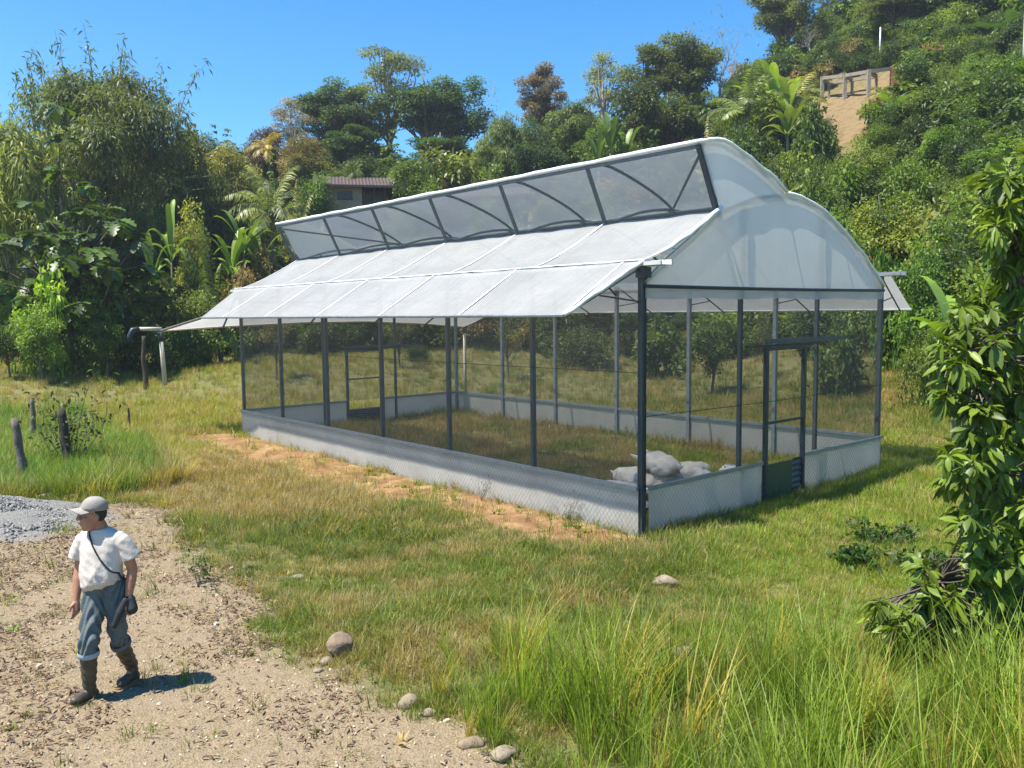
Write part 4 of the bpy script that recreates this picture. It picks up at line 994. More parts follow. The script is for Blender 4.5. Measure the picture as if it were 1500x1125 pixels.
VAR = {}     # archetype -> list of (parts, height, width); parts = [(part name, mesh)]
def broad(seed, H, rad, low, nc, n, L, W, cr=(0.34, 0.52), flat=0.8, r0=None, bark='bark', leafm='leaf', limbs=None, **kw):
    rng = np.random.RandomState(seed); C = []; R = []
    zc = H * (1 + low) / 2; hz = H * (1 - low) / 2
    for i in range(nc):
        d = unit(rng.normal(size=3)); q = rng.rand() ** 0.45 * 0.72
        c = np.array([d[0] * rad * q, d[1] * rad * q, zc + d[2] * hz * q * 0.95])
        r = rad * rng.uniform(*cr); C.append(c); R.append((r, r, r * flat * rng.uniform(0.8, 1.1)))
    crown = leaf_mesh('crown', [cloud(rng, C, R, n, L, W, **kw)], MT[leafm])
    wood = wood_mesh('trunk', rng, H, C, r0 or H * 0.018, MT[bark], limbs=limbs)
    return [('trunk', wood), ('crown', crown)], H, 2 * rad
VAR['dense'] = [broad(s, 8, 3.0, 0.15, 28, 9500, 0.26, 0.12, cr=(0.2, 0.4), shell=0.75) for s in (11, 12, 13)]
VAR['tall'] = [broad(s, 16, 4.2, 0.24, 34, 12500, 0.33, 0.15, cr=(0.17, 0.33), flat=0.72, shell=0.75) for s in (21, 22, 23)]
VAR['airy'] = [broad(s, 16, 4.4, 0.38, 24, 4200, 0.3, 0.13, cr=(0.16, 0.3), flat=0.5, bark='pale_bark', shell=0.9) for s in (31, 32)]
VAR['small'] = [broad(s, 5, 2.0, 0.12, 24, 5200, 0.17, 0.08, r0=0.07, cr=(0.2, 0.4), shell=0.8) for s in (41, 42, 43)]
VAR['bush'] = [broad(s, 2.2, 1.5, -0.2, nc, nl, l, w, r0=0.035, cr=(0.16, 0.36), limbs=9, shell=0.9, flat=1.0) for s, nc, nl, l, w in ((51, 26, 3600, 0.15, 0.075), (52, 20, 1900, 0.22, 0.10), (53, 30, 4200, 0.13, 0.06), (54, 22, 1300, 0.28, 0.12))]
VAR['bigleaf'] = [broad(s, 7, 2.6, 0.15, 14, 1500, 0.5, 0.2, cr=(0.3, 0.5), leafm='gloss_leaf', down=0.5) for s in (61, 62)]
VAR['scrub'] = [broad(s, 4, 1.5, 0.35, 16, 1100, 0.13, 0.055, cr=(0.2, 0.34), r0=0.06, shell=0.95) for s in (71, 72)]

def lobed(P, A, Nn, L):      # large lobed leaves (breadfruit)
    out = []; A = unit(A); S = unit(np.cross(A, Nn)); Nu = unit(np.cross(S, A)); n = len(P)
    prof = [(0.0, 0.03), (0.18, 0.30), (0.24, 0.14), (0.42, 0.40), (0.48, 0.18), (0.66, 0.34), (0.72, 0.14), (0.88, 0.2), (1.0, 0.0)]
    V = []; F = []; m = len(prof)
    for s in (1, -1):
        for t, w in prof:
            V.append(P + A * (L * t)[:, None] + S * (s * L * w)[:, None] + Nu * (L * w * 0.25 - L * t * t * 0.25)[:, None])
    for t, w in prof: V.append(P + A * (L * t)[:, None] - Nu * (L * t * t * 0.25)[:, None])
    V = np.stack(V, 1); base = np.arange(n)[:, None] * (3 * m)
    for s in (0, 1):
        for i in range(m - 1):
            a, b, c, d = 2 * m + i, s * m + i, s * m + i + 1, 2 * m + i + 1
            F.append(base + np.array([[a, b, c, d]] if s == 0 else [[a, d, c, b]]))
    return V.reshape(-1, 3), np.concatenate(F)
def breadfruit(seed, H=7.5, rad=3.6):
    rng = np.random.RandomState(seed); C = []; 
    for i in range(125):
        d = unit(rng.normal(size=3)); q = rng.rand() ** 0.4
        C.append((d[0] * rad * q, d[1] * rad * q, H * 0.52 + d[2] * H * 0.42 * q))
    C += [(-0.5, 0, H * 1.05), (-0.3, 0.2, H * 1.22), (0.9, 0, H * 1.0), (-0.45, 0.1, H * 1.38)]
    P = []; A = []; N_ = []; L = []
    for c in C:
        for k in range(8):
            a = rng.rand() * 2 * PI; el = rng.uniform(-0.7, 0.25); d = np.array([math.cos(a) * math.cos(el), math.sin(a) * math.cos(el), math.sin(el)])
            P.append(np.array(c) + d * 0.1); A.append(d); N_.append((0.2 * rng.normal(), 0.2 * rng.normal(), 1)); L.append(rng.uniform(0.55, 0.85))
    V, F = lobed(np.array(P), np.array(A), np.array(N_), np.array(L)); nl = len(P)
    v = np.repeat(rng.rand(nl)[None], len(F) // nl, 0).ravel()
    me = np_mesh('crown', V, F, MT['gloss_leaf'], False, {'v': v})
    return [('trunk', wood_mesh('trunk', rng, H, C, 0.16, MT['bark'])), ('crown', me)], H * 1.4, 2 * rad * 1.1
VAR['breadfruit'] = [breadfruit(81)]

def palm(seed, H=6.0, nf=17, FL=2.6, trunk_r=0.14, droop=0.75):
    rng = np.random.RandomState(seed); b = MB(); tp = np.array([rng.normal() * 0.3, rng.normal() * 0.3, H])
    tr = bend_path(rng, (0, 0, -0.3), tp, 8, 0.05); b.tube(tr, list(np.linspace(trunk_r * 1.3, trunk_r * 0.8, 8)), 8)
    fr = []
    for k in range(nf):
        st = MB(); P = []; A = []; N_ = []; L = []; vv = []
        az = 2 * PI * k / nf * 2.4 + rng.normal() * 0.2; el = rng.uniform(-0.15, 1.35); f = FL * rng.uniform(0.8, 1.15)
        h = np.array([math.cos(az), math.sin(az), 0]); pts = []
        n = 12; p = tp.copy(); e = el
        for i in range(n + 1):
            pts.append(p.copy()); d = h * math.cos(e) + np.array([0, 0, math.sin(e)]); p = p + d * f / n; e -= droop * (1.6 / n) * (0.5 + i / n)
        st.tube(pts, list(np.linspace(0.035, 0.008, n + 1)), 4, False); v0 = rng.rand()
        for i in range(1, 2 * n):
            t = i / (2 * n); j = min(int(t * n), n - 1); q = pts[j] + (pts[j + 1] - pts[j]) * (t * n - j)
            d = unit(pts[j + 1] - pts[j]); s = unit(np.cross(d, [0, 0, 1.0])); upv = np.cross(s, d)
            for sg in (-1, 1):
                P.append(q); A.append(d * 0.55 + s * sg * 0.8 - np.array([0, 0, 0.25]) + rng.normal(size=3) * 0.07); N_.append(upv)
                L.append(f * 0.26 * math.sin(PI * (0.12 + 0.8 * t)) * rng.uniform(0.85, 1.1)); vv.append(0.6 * v0 + 0.4 * rng.rand())
        P, A, N_, L = map(np.array, (P, A, N_, L)); V, F = leaf_quads(P, A, N_, L, np.full(len(P), 0.085 * FL / 2.6), 0.1, 0.2)
        fr.append(('frond', np_mesh('frond', V, F, MT['gloss_leaf'], False, {'v': vv}), [('frond_stem', st.mesh('frond_stem', MT['bamboo_culm'], True))]))
    return [('trunk', b.mesh('trunk', MT['bark'], True))] + fr, H + FL * 0.75, FL * 1.9
VAR['palm'] = [palm(91, 3.2, 18, 3.0), palm(92, 5.5, 16, 2.4, droop=1.0), palm(93, 0.7, 15, 2.2, 0.12, 0.5)]

def banana(seed, nst=3, H=2.0, LL=1.9, LW=0.5):
    rng = np.random.RandomState(seed); out = []
    for s in range(nst):
        st = MB()
        bx, by = rng.normal(size=2) * 0.5 * (nst > 1); h = H * rng.uniform(0.7, 1.1)
        st.tube([(bx, by, -0.2), (bx * 1.05, by * 1.05, h * 0.5), (bx * 1.1, by * 1.1, h)], [0.13, 0.11, 0.07], 8)
        out.append(('stem', st.mesh('stem', MT['bamboo_culm'], True)))
        nl = 8
        for k in range(nl):
            V = []; F = []; vv = []; o = 0
            az = 2 * PI * k * 0.382 + rng.normal() * 0.25; el = rng.uniform(0.35, 1.35); f = LL * rng.uniform(0.8, 1.15); hz = np.array([math.cos(az), math.sin(az), 0])
            sd_ = np.array([-math.sin(az), math.cos(az), 0]); p = np.array([bx * 1.1, by * 1.1, h]); e = el; n = 9; v0 = rng.rand()
            rows = []
            for i in range(n + 1):
                t = i / n; d = hz * math.cos(e) + np.array([0, 0, math.sin(e)]); upv = np.cross(d, sd_) * -1
                w = 0.02 if t < 0.12 else LW * math.sin(PI * min(1, (t - 0.08) / 0.92) ** 0.8) ** 0.6 * 0.5 + 0.01
                rag = rng.uniform(0.82, 1.05, 2)
                rows.append((p + sd_ * w * rag[0] + np.array([0, 0, 0.18 * w]), p - np.array([0, 0, 0.0]), p - sd_ * w * rag[1] + np.array([0, 0, 0.18 * w])))
                p = p + d * f / n; e -= 1.5 / n * (0.4 + t)
            for r in rows: V += list(r)
            for i in range(n):
                for c in (0, 1):
                    a = o + i * 3 + c; F.append((a, a + 1, a + 4, a + 3)); vv.append(0.7 * v0 + 0.3 * rng.rand())
            out.append(('leaf', np_mesh('leaf', np.array(V), np.array(F), MT['gloss_leaf'], False, {'v': vv})))
    return out, H + LL * 0.75, LL * 1.7
VAR['banana'] = [banana(101, 3), banana(102, 2), banana(103, 1, 1.2, 1.7, 0.46)]

def bare(seed, H=8, spread=0.55):
    rng = np.random.RandomState(seed); b = MB()
    def grow(p, d, L, r, lv):
        e = p + d * L; b.tube(bend_path(rng, p, e, 4, 0.06), list(np.linspace(r, r * 0.6, 4)), 5 if lv < 2 else 3, False)
        if lv >= 5: return
        for k in range(3 if lv < 3 else 2):
            nd_ = unit(d + rng.normal(size=3) * spread + np.array([0, 0, 0.15])); grow(e - d * L * rng.uniform(0, 0.3), nd_, L * rng.uniform(0.6, 0.82), r * 0.58, lv + 1)
    grow(np.array([0, 0, -0.2]), np.array([0, 0, 1.0]), H * 0.3, H * 0.014, 0)
    C = [(rng.normal() * H * .14, rng.normal() * H * .14, H * rng.uniform(.55, .95)) for _ in range(14)]
    cr = leaf_mesh('crown', [cloud(rng, C, [(H * .1,) * 3] * 14, 260, 0.2, 0.08, shell=1.0)], MT['leaf'])
    return [('branches', b.mesh('branches', MT['pale_bark'], True)), ('crown', cr)], H, H * 0.75
VAR['bare'] = [bare(111), bare(112, 8, 0.42)]

def bamboo(seed, H=14, rad=5.6, n=30000, nculm=46, sprays=20):
    rng = np.random.RandomState(seed); b = MB(); C = []; R = []
    for i in range(46):
        az = rng.rand() * 2 * PI; q = math.sqrt(rng.rand()); z = H * 0.84 * (1 - 0.30 * q ** 3) * (0.25 + 0.75 * rng.rand() ** 0.55)
        C.append((math.cos(az) * rad * q * 0.85, math.sin(az) * rad * q * 0.85, z)); r = rad * rng.uniform(0.17, 0.27); R.append((r, r, r * 1.15))
    for q_ in range(10):
        az = rng.rand() * 2 * PI; C.append((math.cos(az) * rad * 0.4 * rng.rand(), math.sin(az) * rad * 0.4 * rng.rand(), H * rng.uniform(0.72, 0.86))); R.append((rad * 0.2, rad * 0.2, rad * 0.24))
    parts = [cloud(rng, C, R, n, 0.38, 0.085, out=0.5, down=0.75, shell=0.5, top=0.35, clumpvar=0.55, droop=0.3)]
    for k in range(nculm):
        az = rng.rand() * 2 * PI; q = rng.uniform(0.1, 1.0); h = H * rng.uniform(0.6, 0.85) * (1 - 0.35 * q); o = np.array([math.cos(az), math.sin(az), 0])
        pts = [o * 0.9 * rng.rand() + np.array([0, 0, -0.3])]
        for t in np.linspace(0.2, 1, 6): pts.append(o * (0.9 + (rad * q * 0.85) * t ** 2.2) + np.array([0, 0, h * math.sin(t * PI / 2)]))
        b.tube(pts, list(np.linspace(0.06, 0.02, 7)), 5, False)
    for k in range(sprays):
        az = rng.rand() * 2 * PI; q = rng.uniform(0.05, 0.75); o = np.array([math.cos(az), math.sin(az), 0]); s = o * rad * q + np.array([0, 0, H * 0.62])
        lean = rng.uniform(0.0, 0.35); L_ = H * rng.uniform(0.24, 0.42); pts = [s + (o * lean * t ** 2 + np.array([0, 0, t - 0.25 * lean * t ** 3])) * L_ for t in np.linspace(0, 1, 8)]
        b.tube(pts, list(np.linspace(0.045, 0.008, 8)), 4, False); m = int(rng.uniform(14, 60)); t = rng.uniform(0.45, 1, m)
        P = np.array([np.interp(t, np.linspace(0, 1, 8), [p[j] for p in pts]) for j in range(3)]).T + rng.normal(size=(m, 3)) * 0.16
        V, F = leaf_quads(P, rng.normal(size=(m, 3)) * 0.7 + np.array([0, 0, -0.5]), unit(rng.normal(size=(m, 3))), rng.uniform(0.25, 0.5, m), np.full(m, 0.09), 0.1, 0.3)
        parts.append((V, F, rng.rand(m)))
    return [('culms', b.mesh('culms', MT['bamboo_culm'], True)), ('foliage', leaf_mesh('foliage', parts, MT['leaf']))], H, rad * 2
VAR['bamboo'] = [bamboo(121), bamboo(122, 9, 3.4, 14000, 30, 8)]

_seed = random.Random(77)
def plant(kind, var, px, top, depth, wpx, tint, name, cat, label, group=None, h=None, rz=None):
    parts, H0, W0 = VAR[kind][var]
    g = at(px, depth); hh = h if h else max(0.6, zat(px, top, depth) - g[2]); w = wpx / F_PX * depth
    root = empty(name, (g[0], g[1], g[2] - 0.05), rz if rz is not None else _seed.uniform(0, 6.28))
    sx = w / W0; sz = hh / H0; root.scale = (sx, sx, sz)
    for pn, me, *sub_ in parts:
        o = link(pn, me, root)
        if pn in ('crown', 'foliage', 'leaves', 'culms'): o['kind'] = 'stuff'
        for cn, cm in (sub_[0] if sub_ else ()): link(cn, cm, o)
        o.color = (tint[0] * 1.75, tint[1] * 1.65, tint[2] * 1.3, 1)
    tag(root, label, cat, group); return root

DK = (0.030, 0.058, 0.018); MD = (0.050, 0.088, 0.022); BR = (0.085, 0.135, 0.025); YG = (0.14, 0.16, 0.035); OL = (0.085, 0.09, 0.035)
BL = (0.034, 0.062, 0.032); GR = (0.085, 0.10, 0.055); RB = (0.062, 0.040, 0.034); PK = (0.085, 0.070, 0.066); YL = (0.22, 0.19, 0.05)
ST = 'trees along the skyline'; SH = 'bushes at the foot of the slope'; RS = 'bushes on the right hand slope'; PA = 'palms and bananas'
# --- left
plant('bamboo', 0, 172, 70, 47, 300, (0.060, 0.082, 0.030), 'bamboo_clump', 'bamboo', 'huge dark dome of bamboo with loose shoots against the sky', rz=0.6)
plant('bamboo', 1, 38, 150, 41, 170, (0.13, 0.16, 0.045), 'bamboo_clump', 'bamboo', 'pale yellow-green bamboo at the left edge', rz=2.0)
plant('bamboo', 1, -60, 120, 46, 180, (0.12, 0.14, 0.05), 'bamboo_clump', 'bamboo', 'hazy pale bamboo cut by the left edge of the picture', rz=4.0)
plant('breadfruit', 0, 120, 150, 34, 265, (0.036, 0.066, 0.016), 'breadfruit_tree', 'tree', 'tree with big glossy lobed leaves below the bamboo dome', rz=1.0)
plant('dense', 0, 285, 168, 50, 105, (0.10, 0.115, 0.032), 'vine_covered_tree', 'tree', 'yellowish leafy tree at the right flank of the bamboo dome')
plant('dense', 1, 345, 186, 54, 90, (0.12, 0.125, 0.038), 'vine_covered_tree', 'tree', 'pale yellowish tree between bamboo dome and yellow palm')
plant('small', 0, 282, 270, 41, 92, YG, 'round_tree', 'tree', 'round yellow-green tree right of the big-leaved tree')
plant('small', 1, 226, 262, 44, 72, MD, 'round_tree', 'tree', 'small dark green tree behind the round yellow-green one')
plant('dense', 2, 328, 248, 47, 85, DK, 'leafy_tree', 'tree', 'dark tree between the round yellow-green tree and the coconut palm')
plant('palm', 0, 396, 232, 46, 125, (0.085, 0.11, 0.04), 'coconut_palm', 'palm', 'coconut palm with long feathery fronds left of the house', PA)
plant('palm', 1, 402, 188, 60, 66, (0.20, 0.16, 0.04), 'coconut_palm', 'palm', 'yellowing palm above the feathery coconut palm', PA)
plant('palm', 2, 326, 338, 38, 100, (0.08, 0.12, 0.035), 'young_palm', 'palm', 'young trunkless palm above the low bushes left of the roof', PA)
plant('palm', 2, 436, 262, 49, 60, (0.18, 0.19, 0.05), 'young_palm', 'palm', 'small yellow-green palm just above the far end of the roof', PA)
plant('banana', 0, 372, 300, 43, 80, (0.09, 0.15, 0.03), 'banana_plant', 'banana', 'banana clump below the feathery coconut palm', PA)
plant('banana', 1, 245, 300, 39, 60, (0.09, 0.15, 0.03), 'banana_plant', 'banana', 'banana clump beside the round yellow-green tree', PA)
plant('dense', 0, 398, 178, 66, 70, RB, 'red_brown_tree', 'tree', 'reddish brown tree behind the yellowing palm')
plant('dense', 1, 452, 182, 64, 80, (0.085, 0.055, 0.038), 'red_brown_tree', 'tree', 'dull brown tree below the pale flowering one')
plant('airy', 0, 437, 133, 72, 95, (0.15, 0.135, 0.15), 'flowering_tree', 'tree', 'pale pinkish flowering tree at the left end of the skyline row')
plant('small', 2, 468, 226, 53, 78, (0.07, 0.12, 0.03), 'leafy_tree', 'tree', 'bright leafy tree hiding the left end of the house')
plant('dense', 2, 455, 192, 60, 90, OL, 'leafy_tree', 'tree', 'olive tree right behind the bright tree by the house')
plant('dense', 0, 615, 222, 55, 88, (0.075, 0.12, 0.03), 'leafy_tree', 'tree', 'bright leafy tree hiding the right end of the house')
plant('bigleaf', 0, 668, 196, 57, 100, (0.085, 0.11, 0.03), 'mango_tree', 'tree', 'large-leaved tree with yellow tips above the roof middle')
plant('palm', 1, 524, 232, 56, 32, (0.08, 0.12, 0.03), 'papaya_tree', 'tree', 'slim papaya tree standing in front of the house wall')
plant('small', 0, 552, 240, 66, 55, RB, 'red_brown_tree', 'tree', 'small rust-coloured tree behind the house roof')
# --- skyline row
plant('tall', 0, 492, 98, 76, 145, BL, 'tall_tree', 'tree', 'left dense tree of the skyline row, beside the pale flowering one', ST)
plant('tall', 1, 540, 112, 74, 125, (0.05, 0.075, 0.03), 'tall_tree', 'tree', 'second dense tree of the skyline row from the left', ST)
plant('airy', 1, 575, 45, 77, 150, (0.075, 0.095, 0.045), 'tall_tree', 'tree', 'highest, sparsely leaved tree of the skyline row', ST)
plant('tall', 2, 628, 78, 75, 135, BL, 'tall_tree', 'tree', 'dense tree just right of the highest sparse one', ST)
plant('tall', 0, 672, 88, 76, 125, (0.03, 0.062, 0.03), 'tall_tree', 'tree', 'dark dense tree at the right end of the skyline row', ST)
plant('bare', 0, 712, 112, 78, 75, (0.14, 0.12, 0.09), 'bare_tree', 'tree', 'leafless tree right of the skyline row')
plant('tall', 1, 520, 175, 70, 120, DK, 'tall_tree', 'tree', 'lower dark tree under the left of the skyline row', ST)
plant('tall', 2, 650, 180, 69, 120, DK, 'tall_tree', 'tree', 'lower dark tree under the right of the skyline row', ST)
plant('tall', 1, 797, 74, 74, 98, PK, 'lone_tree', 'tree', 'lone pinkish brown tree against the sky')
plant('bamboo', 1, 742, 160, 62, 92, (0.07, 0.10, 0.04), 'bamboo_clump', 'bamboo', 'bushy bamboo left of the lone pinkish tree', rz=1)
plant('dense', 2, 790, 172, 60, 95, BL, 'leafy_tree', 'tree', 'dark round tree below the lone pinkish tree')
plant('bamboo', 1, 845, 142, 63, 110, (0.065, 0.095, 0.04), 'bamboo_clump', 'bamboo', 'bushy bamboo right of the lone pinkish tree', rz=3)
plant('dense', 1, 885, 165, 58, 90, MD, 'leafy_tree', 'tree', 'green tree between the bamboo and the dark tree pair')
plant('airy', 0, 888, 62, 68, 105, (0.13, 0.15, 0.07), 'umbrella_tree', 'tree', 'thin pale tree with tufted leaves left of the dark pair')
plant('tall', 1, 950, 50, 67, 130, (0.05, 0.068, 0.032), 'tall_tree', 'tree', 'left tree of the dark pair on the slope crest')
plant('tall', 2, 1004, 14, 69, 135, (0.055, 0.075, 0.03), 'tall_tree', 'tree', 'right, taller tree of the dark pair on the slope crest')
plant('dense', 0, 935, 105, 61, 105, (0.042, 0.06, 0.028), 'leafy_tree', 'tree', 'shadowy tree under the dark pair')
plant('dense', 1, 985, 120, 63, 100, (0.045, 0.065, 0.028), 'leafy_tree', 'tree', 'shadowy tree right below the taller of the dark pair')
plant('bare', 1, 1052, 22, 68, 120, (0.11, 0.12, 0.06), 'bare_tree', 'tree', 'fine-branched leafless tree right of the dark pair')
plant('banana', 0, 905, 152, 55, 58, (0.06, 0.10, 0.03), 'banana_plant', 'banana', 'tall banana plant below the thin pale tree', PA)
plant('tall', 0, 1140, -55, 76, 130, (0.07, 0.09, 0.045), 'tall_tree', 'tree', 'big grey-green tree cut by the top edge')
plant('airy', 1, 1215, -60, 80, 130, (0.08, 0.095, 0.05), 'tall_tree', 'tree', 'airy tree at the top edge right of the big grey-green one')
plant('bare', 0, 1180, 20, 72, 80, (0.1, 0.1, 0.06), 'bare_tree', 'tree', 'pale bare branches in front of the tree at the top edge')
plant('palm', 0, 1085, 100, 53, 120, (0.085, 0.12, 0.045), 'coconut_palm', 'palm', 'arching palm on the slope above the white gable', PA)
plant('palm', 0, 1155, 95, 55, 110, (0.14, 0.155, 0.04), 'coconut_palm', 'palm', 'yellow-tipped palm left of the concrete frame', PA)
plant('banana', 0, 1120, 92, 54, 85, (0.12, 0.18, 0.05), 'banana_plant', 'banana', 'pale banana clump between the two slope palms', PA)
plant('banana', 1, 1160, 140, 50, 75, (0.09, 0.13, 0.035), 'banana_plant', 'banana', 'dusty banana clump with dead leaves under the yellow-tipped palm', PA)
plant('palm', 2, 1040, 168, 51, 70, (0.17, 0.17, 0.05), 'young_palm', 'palm', 'young yellowish palm on bare soil above the ridge', PA)
plant('bush', 0, 1085, 160, 48, 90, (0.045, 0.08, 0.022), 'round_bush', 'bush', 'round dark bush above the white gable peak', RS)
plant('bush', 1, 1190, 130, 47, 80, (0.04, 0.07, 0.02), 'round_bush', 'bush', 'dark bush left of the bare slope under the frame', RS)
plant('bush', 2, 1140, 205, 42, 110, (0.06, 0.09, 0.025), 'leafy_bush', 'bush', 'green bush just behind the gable shoulder', RS)
# --- right slope
plant('dense', 2, 1365, 30, 62, 130, (0.06, 0.085, 0.03), 'feathery_tree', 'tree', 'feathery grey-green tree right of the concrete frame')
plant('tall', 1, 1300, -30, 66, 120, (0.075, 0.10, 0.04), 'leafy_tree', 'tree', 'loose tree at the top edge above the concrete frame')
plant('dense', 0, 1345, -25, 66, 130, MD, 'leafy_tree', 'tree', 'green tree at the top edge above the feathery one')
plant('dense', 1, 1420, -40, 64, 140, OL, 'leafy_tree', 'tree', 'olive tree at the top edge left of the utility pole')
plant('banana', 0, 1455, 28, 56, 120, (0.035, 0.075, 0.022), 'banana_plant', 'banana', 'dark banana clump below the utility pole', PA)
plant('dense', 1, 1462, 85, 47, 150, (0.055, 0.11, 0.02), 'leafy_tree', 'tree', 'lush green tree below the dark banana clump')
plant('banana', 1, 1318, 128, 47, 85, (0.07, 0.12, 0.03), 'banana_plant', 'banana', 'banana clump right below the concrete frame', PA)
plant('bush', 3, 1285, 130, 48, 70, (0.055, 0.1, 0.02), 'leafy_bush', 'bush', 'bush at the right foot of the bare slope', RS)
plant('small', 1, 1395, 160, 40, 130, (0.06, 0.115, 0.02), 'leafy_tree', 'tree', 'bright tree in the middle of the right slope')
plant('small', 0, 1468, 190, 34, 150, (0.075, 0.135, 0.02), 'leafy_tree', 'tree', 'sunlit tree at the right edge above the foreground leaves')
plant('bush', 1, 1250, 222, 39, 120, (0.06, 0.10, 0.022), 'leafy_bush', 'bush', 'bush below the bare slope', RS)
plant('bush', 2, 1330, 205, 37, 130, (0.07, 0.115, 0.022), 'leafy_bush', 'bush', 'leafy bush right below the banana clump', RS)
plant('bush', 0, 1195, 228, 38, 110, (0.055, 0.09, 0.025), 'leafy_bush', 'bush', 'bush right of the gable shoulder', RS)
plant('small', 2, 1290, 255, 32, 150, (0.12, 0.15, 0.03), 'leafy_bush', 'bush', 'yellow-green bush above the gable arch', RS)
plant('bush', 3, 1385, 270, 29, 130, (0.11, 0.13, 0.035), 'leafy_bush', 'bush', 'dusty yellow bush left of the foreground leaves', RS)
plant('small', 0, 1345, 318, 25, 120, (0.06, 0.115, 0.022), 'leafy_bush', 'bush', 'fresh green bush above the right awning', RS)
plant('bush', 1, 1300, 340, 26.5, 90, (0.05, 0.10, 0.02), 'leafy_bush', 'bush', 'green bush touching the gable arch in the picture', RS)
plant('small', 1, 1400, 400, 21, 130, (0.06, 0.11, 0.02), 'leafy_bush', 'bush', 'green bush around the foot of the near banana plant', RS)
plant('bush', 2, 1362, 455, 22, 95, (0.07, 0.11, 0.025), 'leafy_bush', 'bush', 'low bush under the right awning corner', RS)
plant('banana', 2, 1405, 330, 16.5, 190, (0.085, 0.15, 0.03), 'banana_plant', 'banana', 'near banana plant with broad leaves left of the foreground leaves', PA)
plant('small', 2, 1500, 290, 11.8, 300, (0.07, 0.12, 0.022), 'leafy_tree', 'tree', 'dense leafy tree right behind the glossy leaves at the right edge')
plant('small', 1, 1545, 560, 9.6, 330, (0.065, 0.115, 0.02), 'leafy_bush', 'bush', 'dense low bush at the foot of the glossy tree', RS)
# --- foot of the left slope
for k, (px, top, d, w, t, v, lab) in enumerate((
        (15, 395, 33, 110, (0.075, 0.13, 0.025), 0, 'green bush at the far left below the big-leaved tree'),
        (75, 370, 32, 110, (0.10, 0.165, 0.028), 1, 'bright green bush below the big-leaved tree'),
        (135, 385, 33, 110, (0.085, 0.14, 0.028), 2, 'bright bush left of the hanging rain pipe'),
        (60, 430, 30.5, 110, (0.07, 0.115, 0.024), 3, 'lower bush in front of the bright green one'),
        (190, 400, 35, 110, (0.06, 0.09, 0.025), 0, 'dull green bush above the hanging rain pipe'),
        (245, 385, 37, 110, (0.075, 0.095, 0.035), 1, 'grey-green bush below the young trunkless palm'),
        (300, 400, 37, 100, (0.06, 0.09, 0.024), 2, 'green bush above the far awning corner'),
        (355, 375, 40, 90, (0.11, 0.085, 0.045), 3, 'dry brownish bush left of the roof end'),
        (390, 345, 43, 70, (0.10, 0.08, 0.05), 0, 'dry bush with withered leaves behind the vent end'),
        (150, 450, 32, 90, (0.05, 0.085, 0.02), 1, 'dark bush behind the field, left of the pipe'),
        (225, 455, 34, 90, (0.045, 0.075, 0.02), 2, 'dark tangle of bush behind the hanging rain pipe'),
        (285, 465, 35, 90, (0.05, 0.08, 0.022), 3, 'dark low bush behind the far awning corner'),
        (10, 460, 31, 80, (0.04, 0.07, 0.018), 2, 'dark low bush at the left edge of the field'))):
    plant('bush' if k % 3 else 'small', v % 3, px, top, d, w, tuple(1.3 * c for c in t), 'leafy_bush', 'bush', lab, SH)
# --- behind the greenhouse, seen through the net
plant('scrub', 0, 402, 440, 31, 75, (0.09, 0.085, 0.04), 'small_tree', 'tree', 'small nearly bare tree seen through the net at the left')
plant('scrub', 1, 585, 445, 34, 70, (0.07, 0.08, 0.035), 'small_tree', 'tree', 'small thin tree seen through the net above the far door')
plant('bush', 0, 612, 500, 36, 60, (0.03, 0.05, 0.018), 'round_bush', 'bush', 'dark round bush seen through the net right of the far door', SH)
plant('scrub', 0, 745, 440, 32, 80, (0.07, 0.085, 0.035), 'small_tree', 'tree', 'thin tree seen through the net left of the corner post')
plant('bush', 2, 850, 465, 35, 130, (0.04, 0.06, 0.02), 'leafy_bush', 'bush', 'dark tangled bush seen through the net behind the sacks', SH)
plant('small', 1, 1042, 440, 27.5, 110, (0.055, 0.09, 0.022), 'small_tree', 'tree', 'small leafy tree seen through the net left of the near door')
plant('bush', 3, 960, 450, 33, 110, (0.055, 0.085, 0.022), 'leafy_bush', 'bush', 'green bush seen through the net right of the corner post', SH)
plant('bush', 1, 1235, 445, 24.5, 100, (0.05, 0.085, 0.022), 'leafy_bush', 'bush', 'green bush seen through the net right of the near door', SH)
plant('scrub', 1, 1120, 440, 29, 60, (0.08, 0.09, 0.035), 'small_tree', 'tree', 'sparse tree seen through the net above the near door')

# ------------------------------------------------------------------ leafy shoots on the mossy post, low plants
def sprigs(name, base, tips, n, L, W, tint, label, cat, mat='leaf', stem=0.006, group=None, spread=0.1, seed=1):
    rng = np.random.RandomState(seed); root = empty(name, base); b = MB(); parts = []
    for t in tips:
        pts = bend_path(rng, (0, 0, 0), t, 6, 0.1, 0.05); b.tube(pts, list(np.linspace(stem * 1.5, stem * 0.4, 6)), 4, False)
        tt = rng.uniform(0.35, 1.0, n); P = np.array([np.interp(tt, np.linspace(0, 1, 6), [p[j] for p in pts]) for j in range(3)]).T + rng.normal(size=(n, 3)) * spread * 0.4
        V, F = leaf_quads(P, rng.normal(size=(n, 3)) + np.array([0, 0, 0.1]), np.tile([0, 0, 1.0], (n, 1)) + rng.normal(size=(n, 3)) * 0.4, L * rng.uniform(0.6, 1.3, n), W * rng.uniform(0.7, 1.2, n), 0.12, 0.2)
        parts.append((V, F, rng.rand(n)))
    b.build('stems', MT['bark'], root, True); o = link('leaves', leaf_mesh('leaves', parts, MT[mat]), root); o.color = (*tint, 1)
    tag(root, label, cat, group); return root
q = gp(98, 690); rg = np.random.RandomState(4)
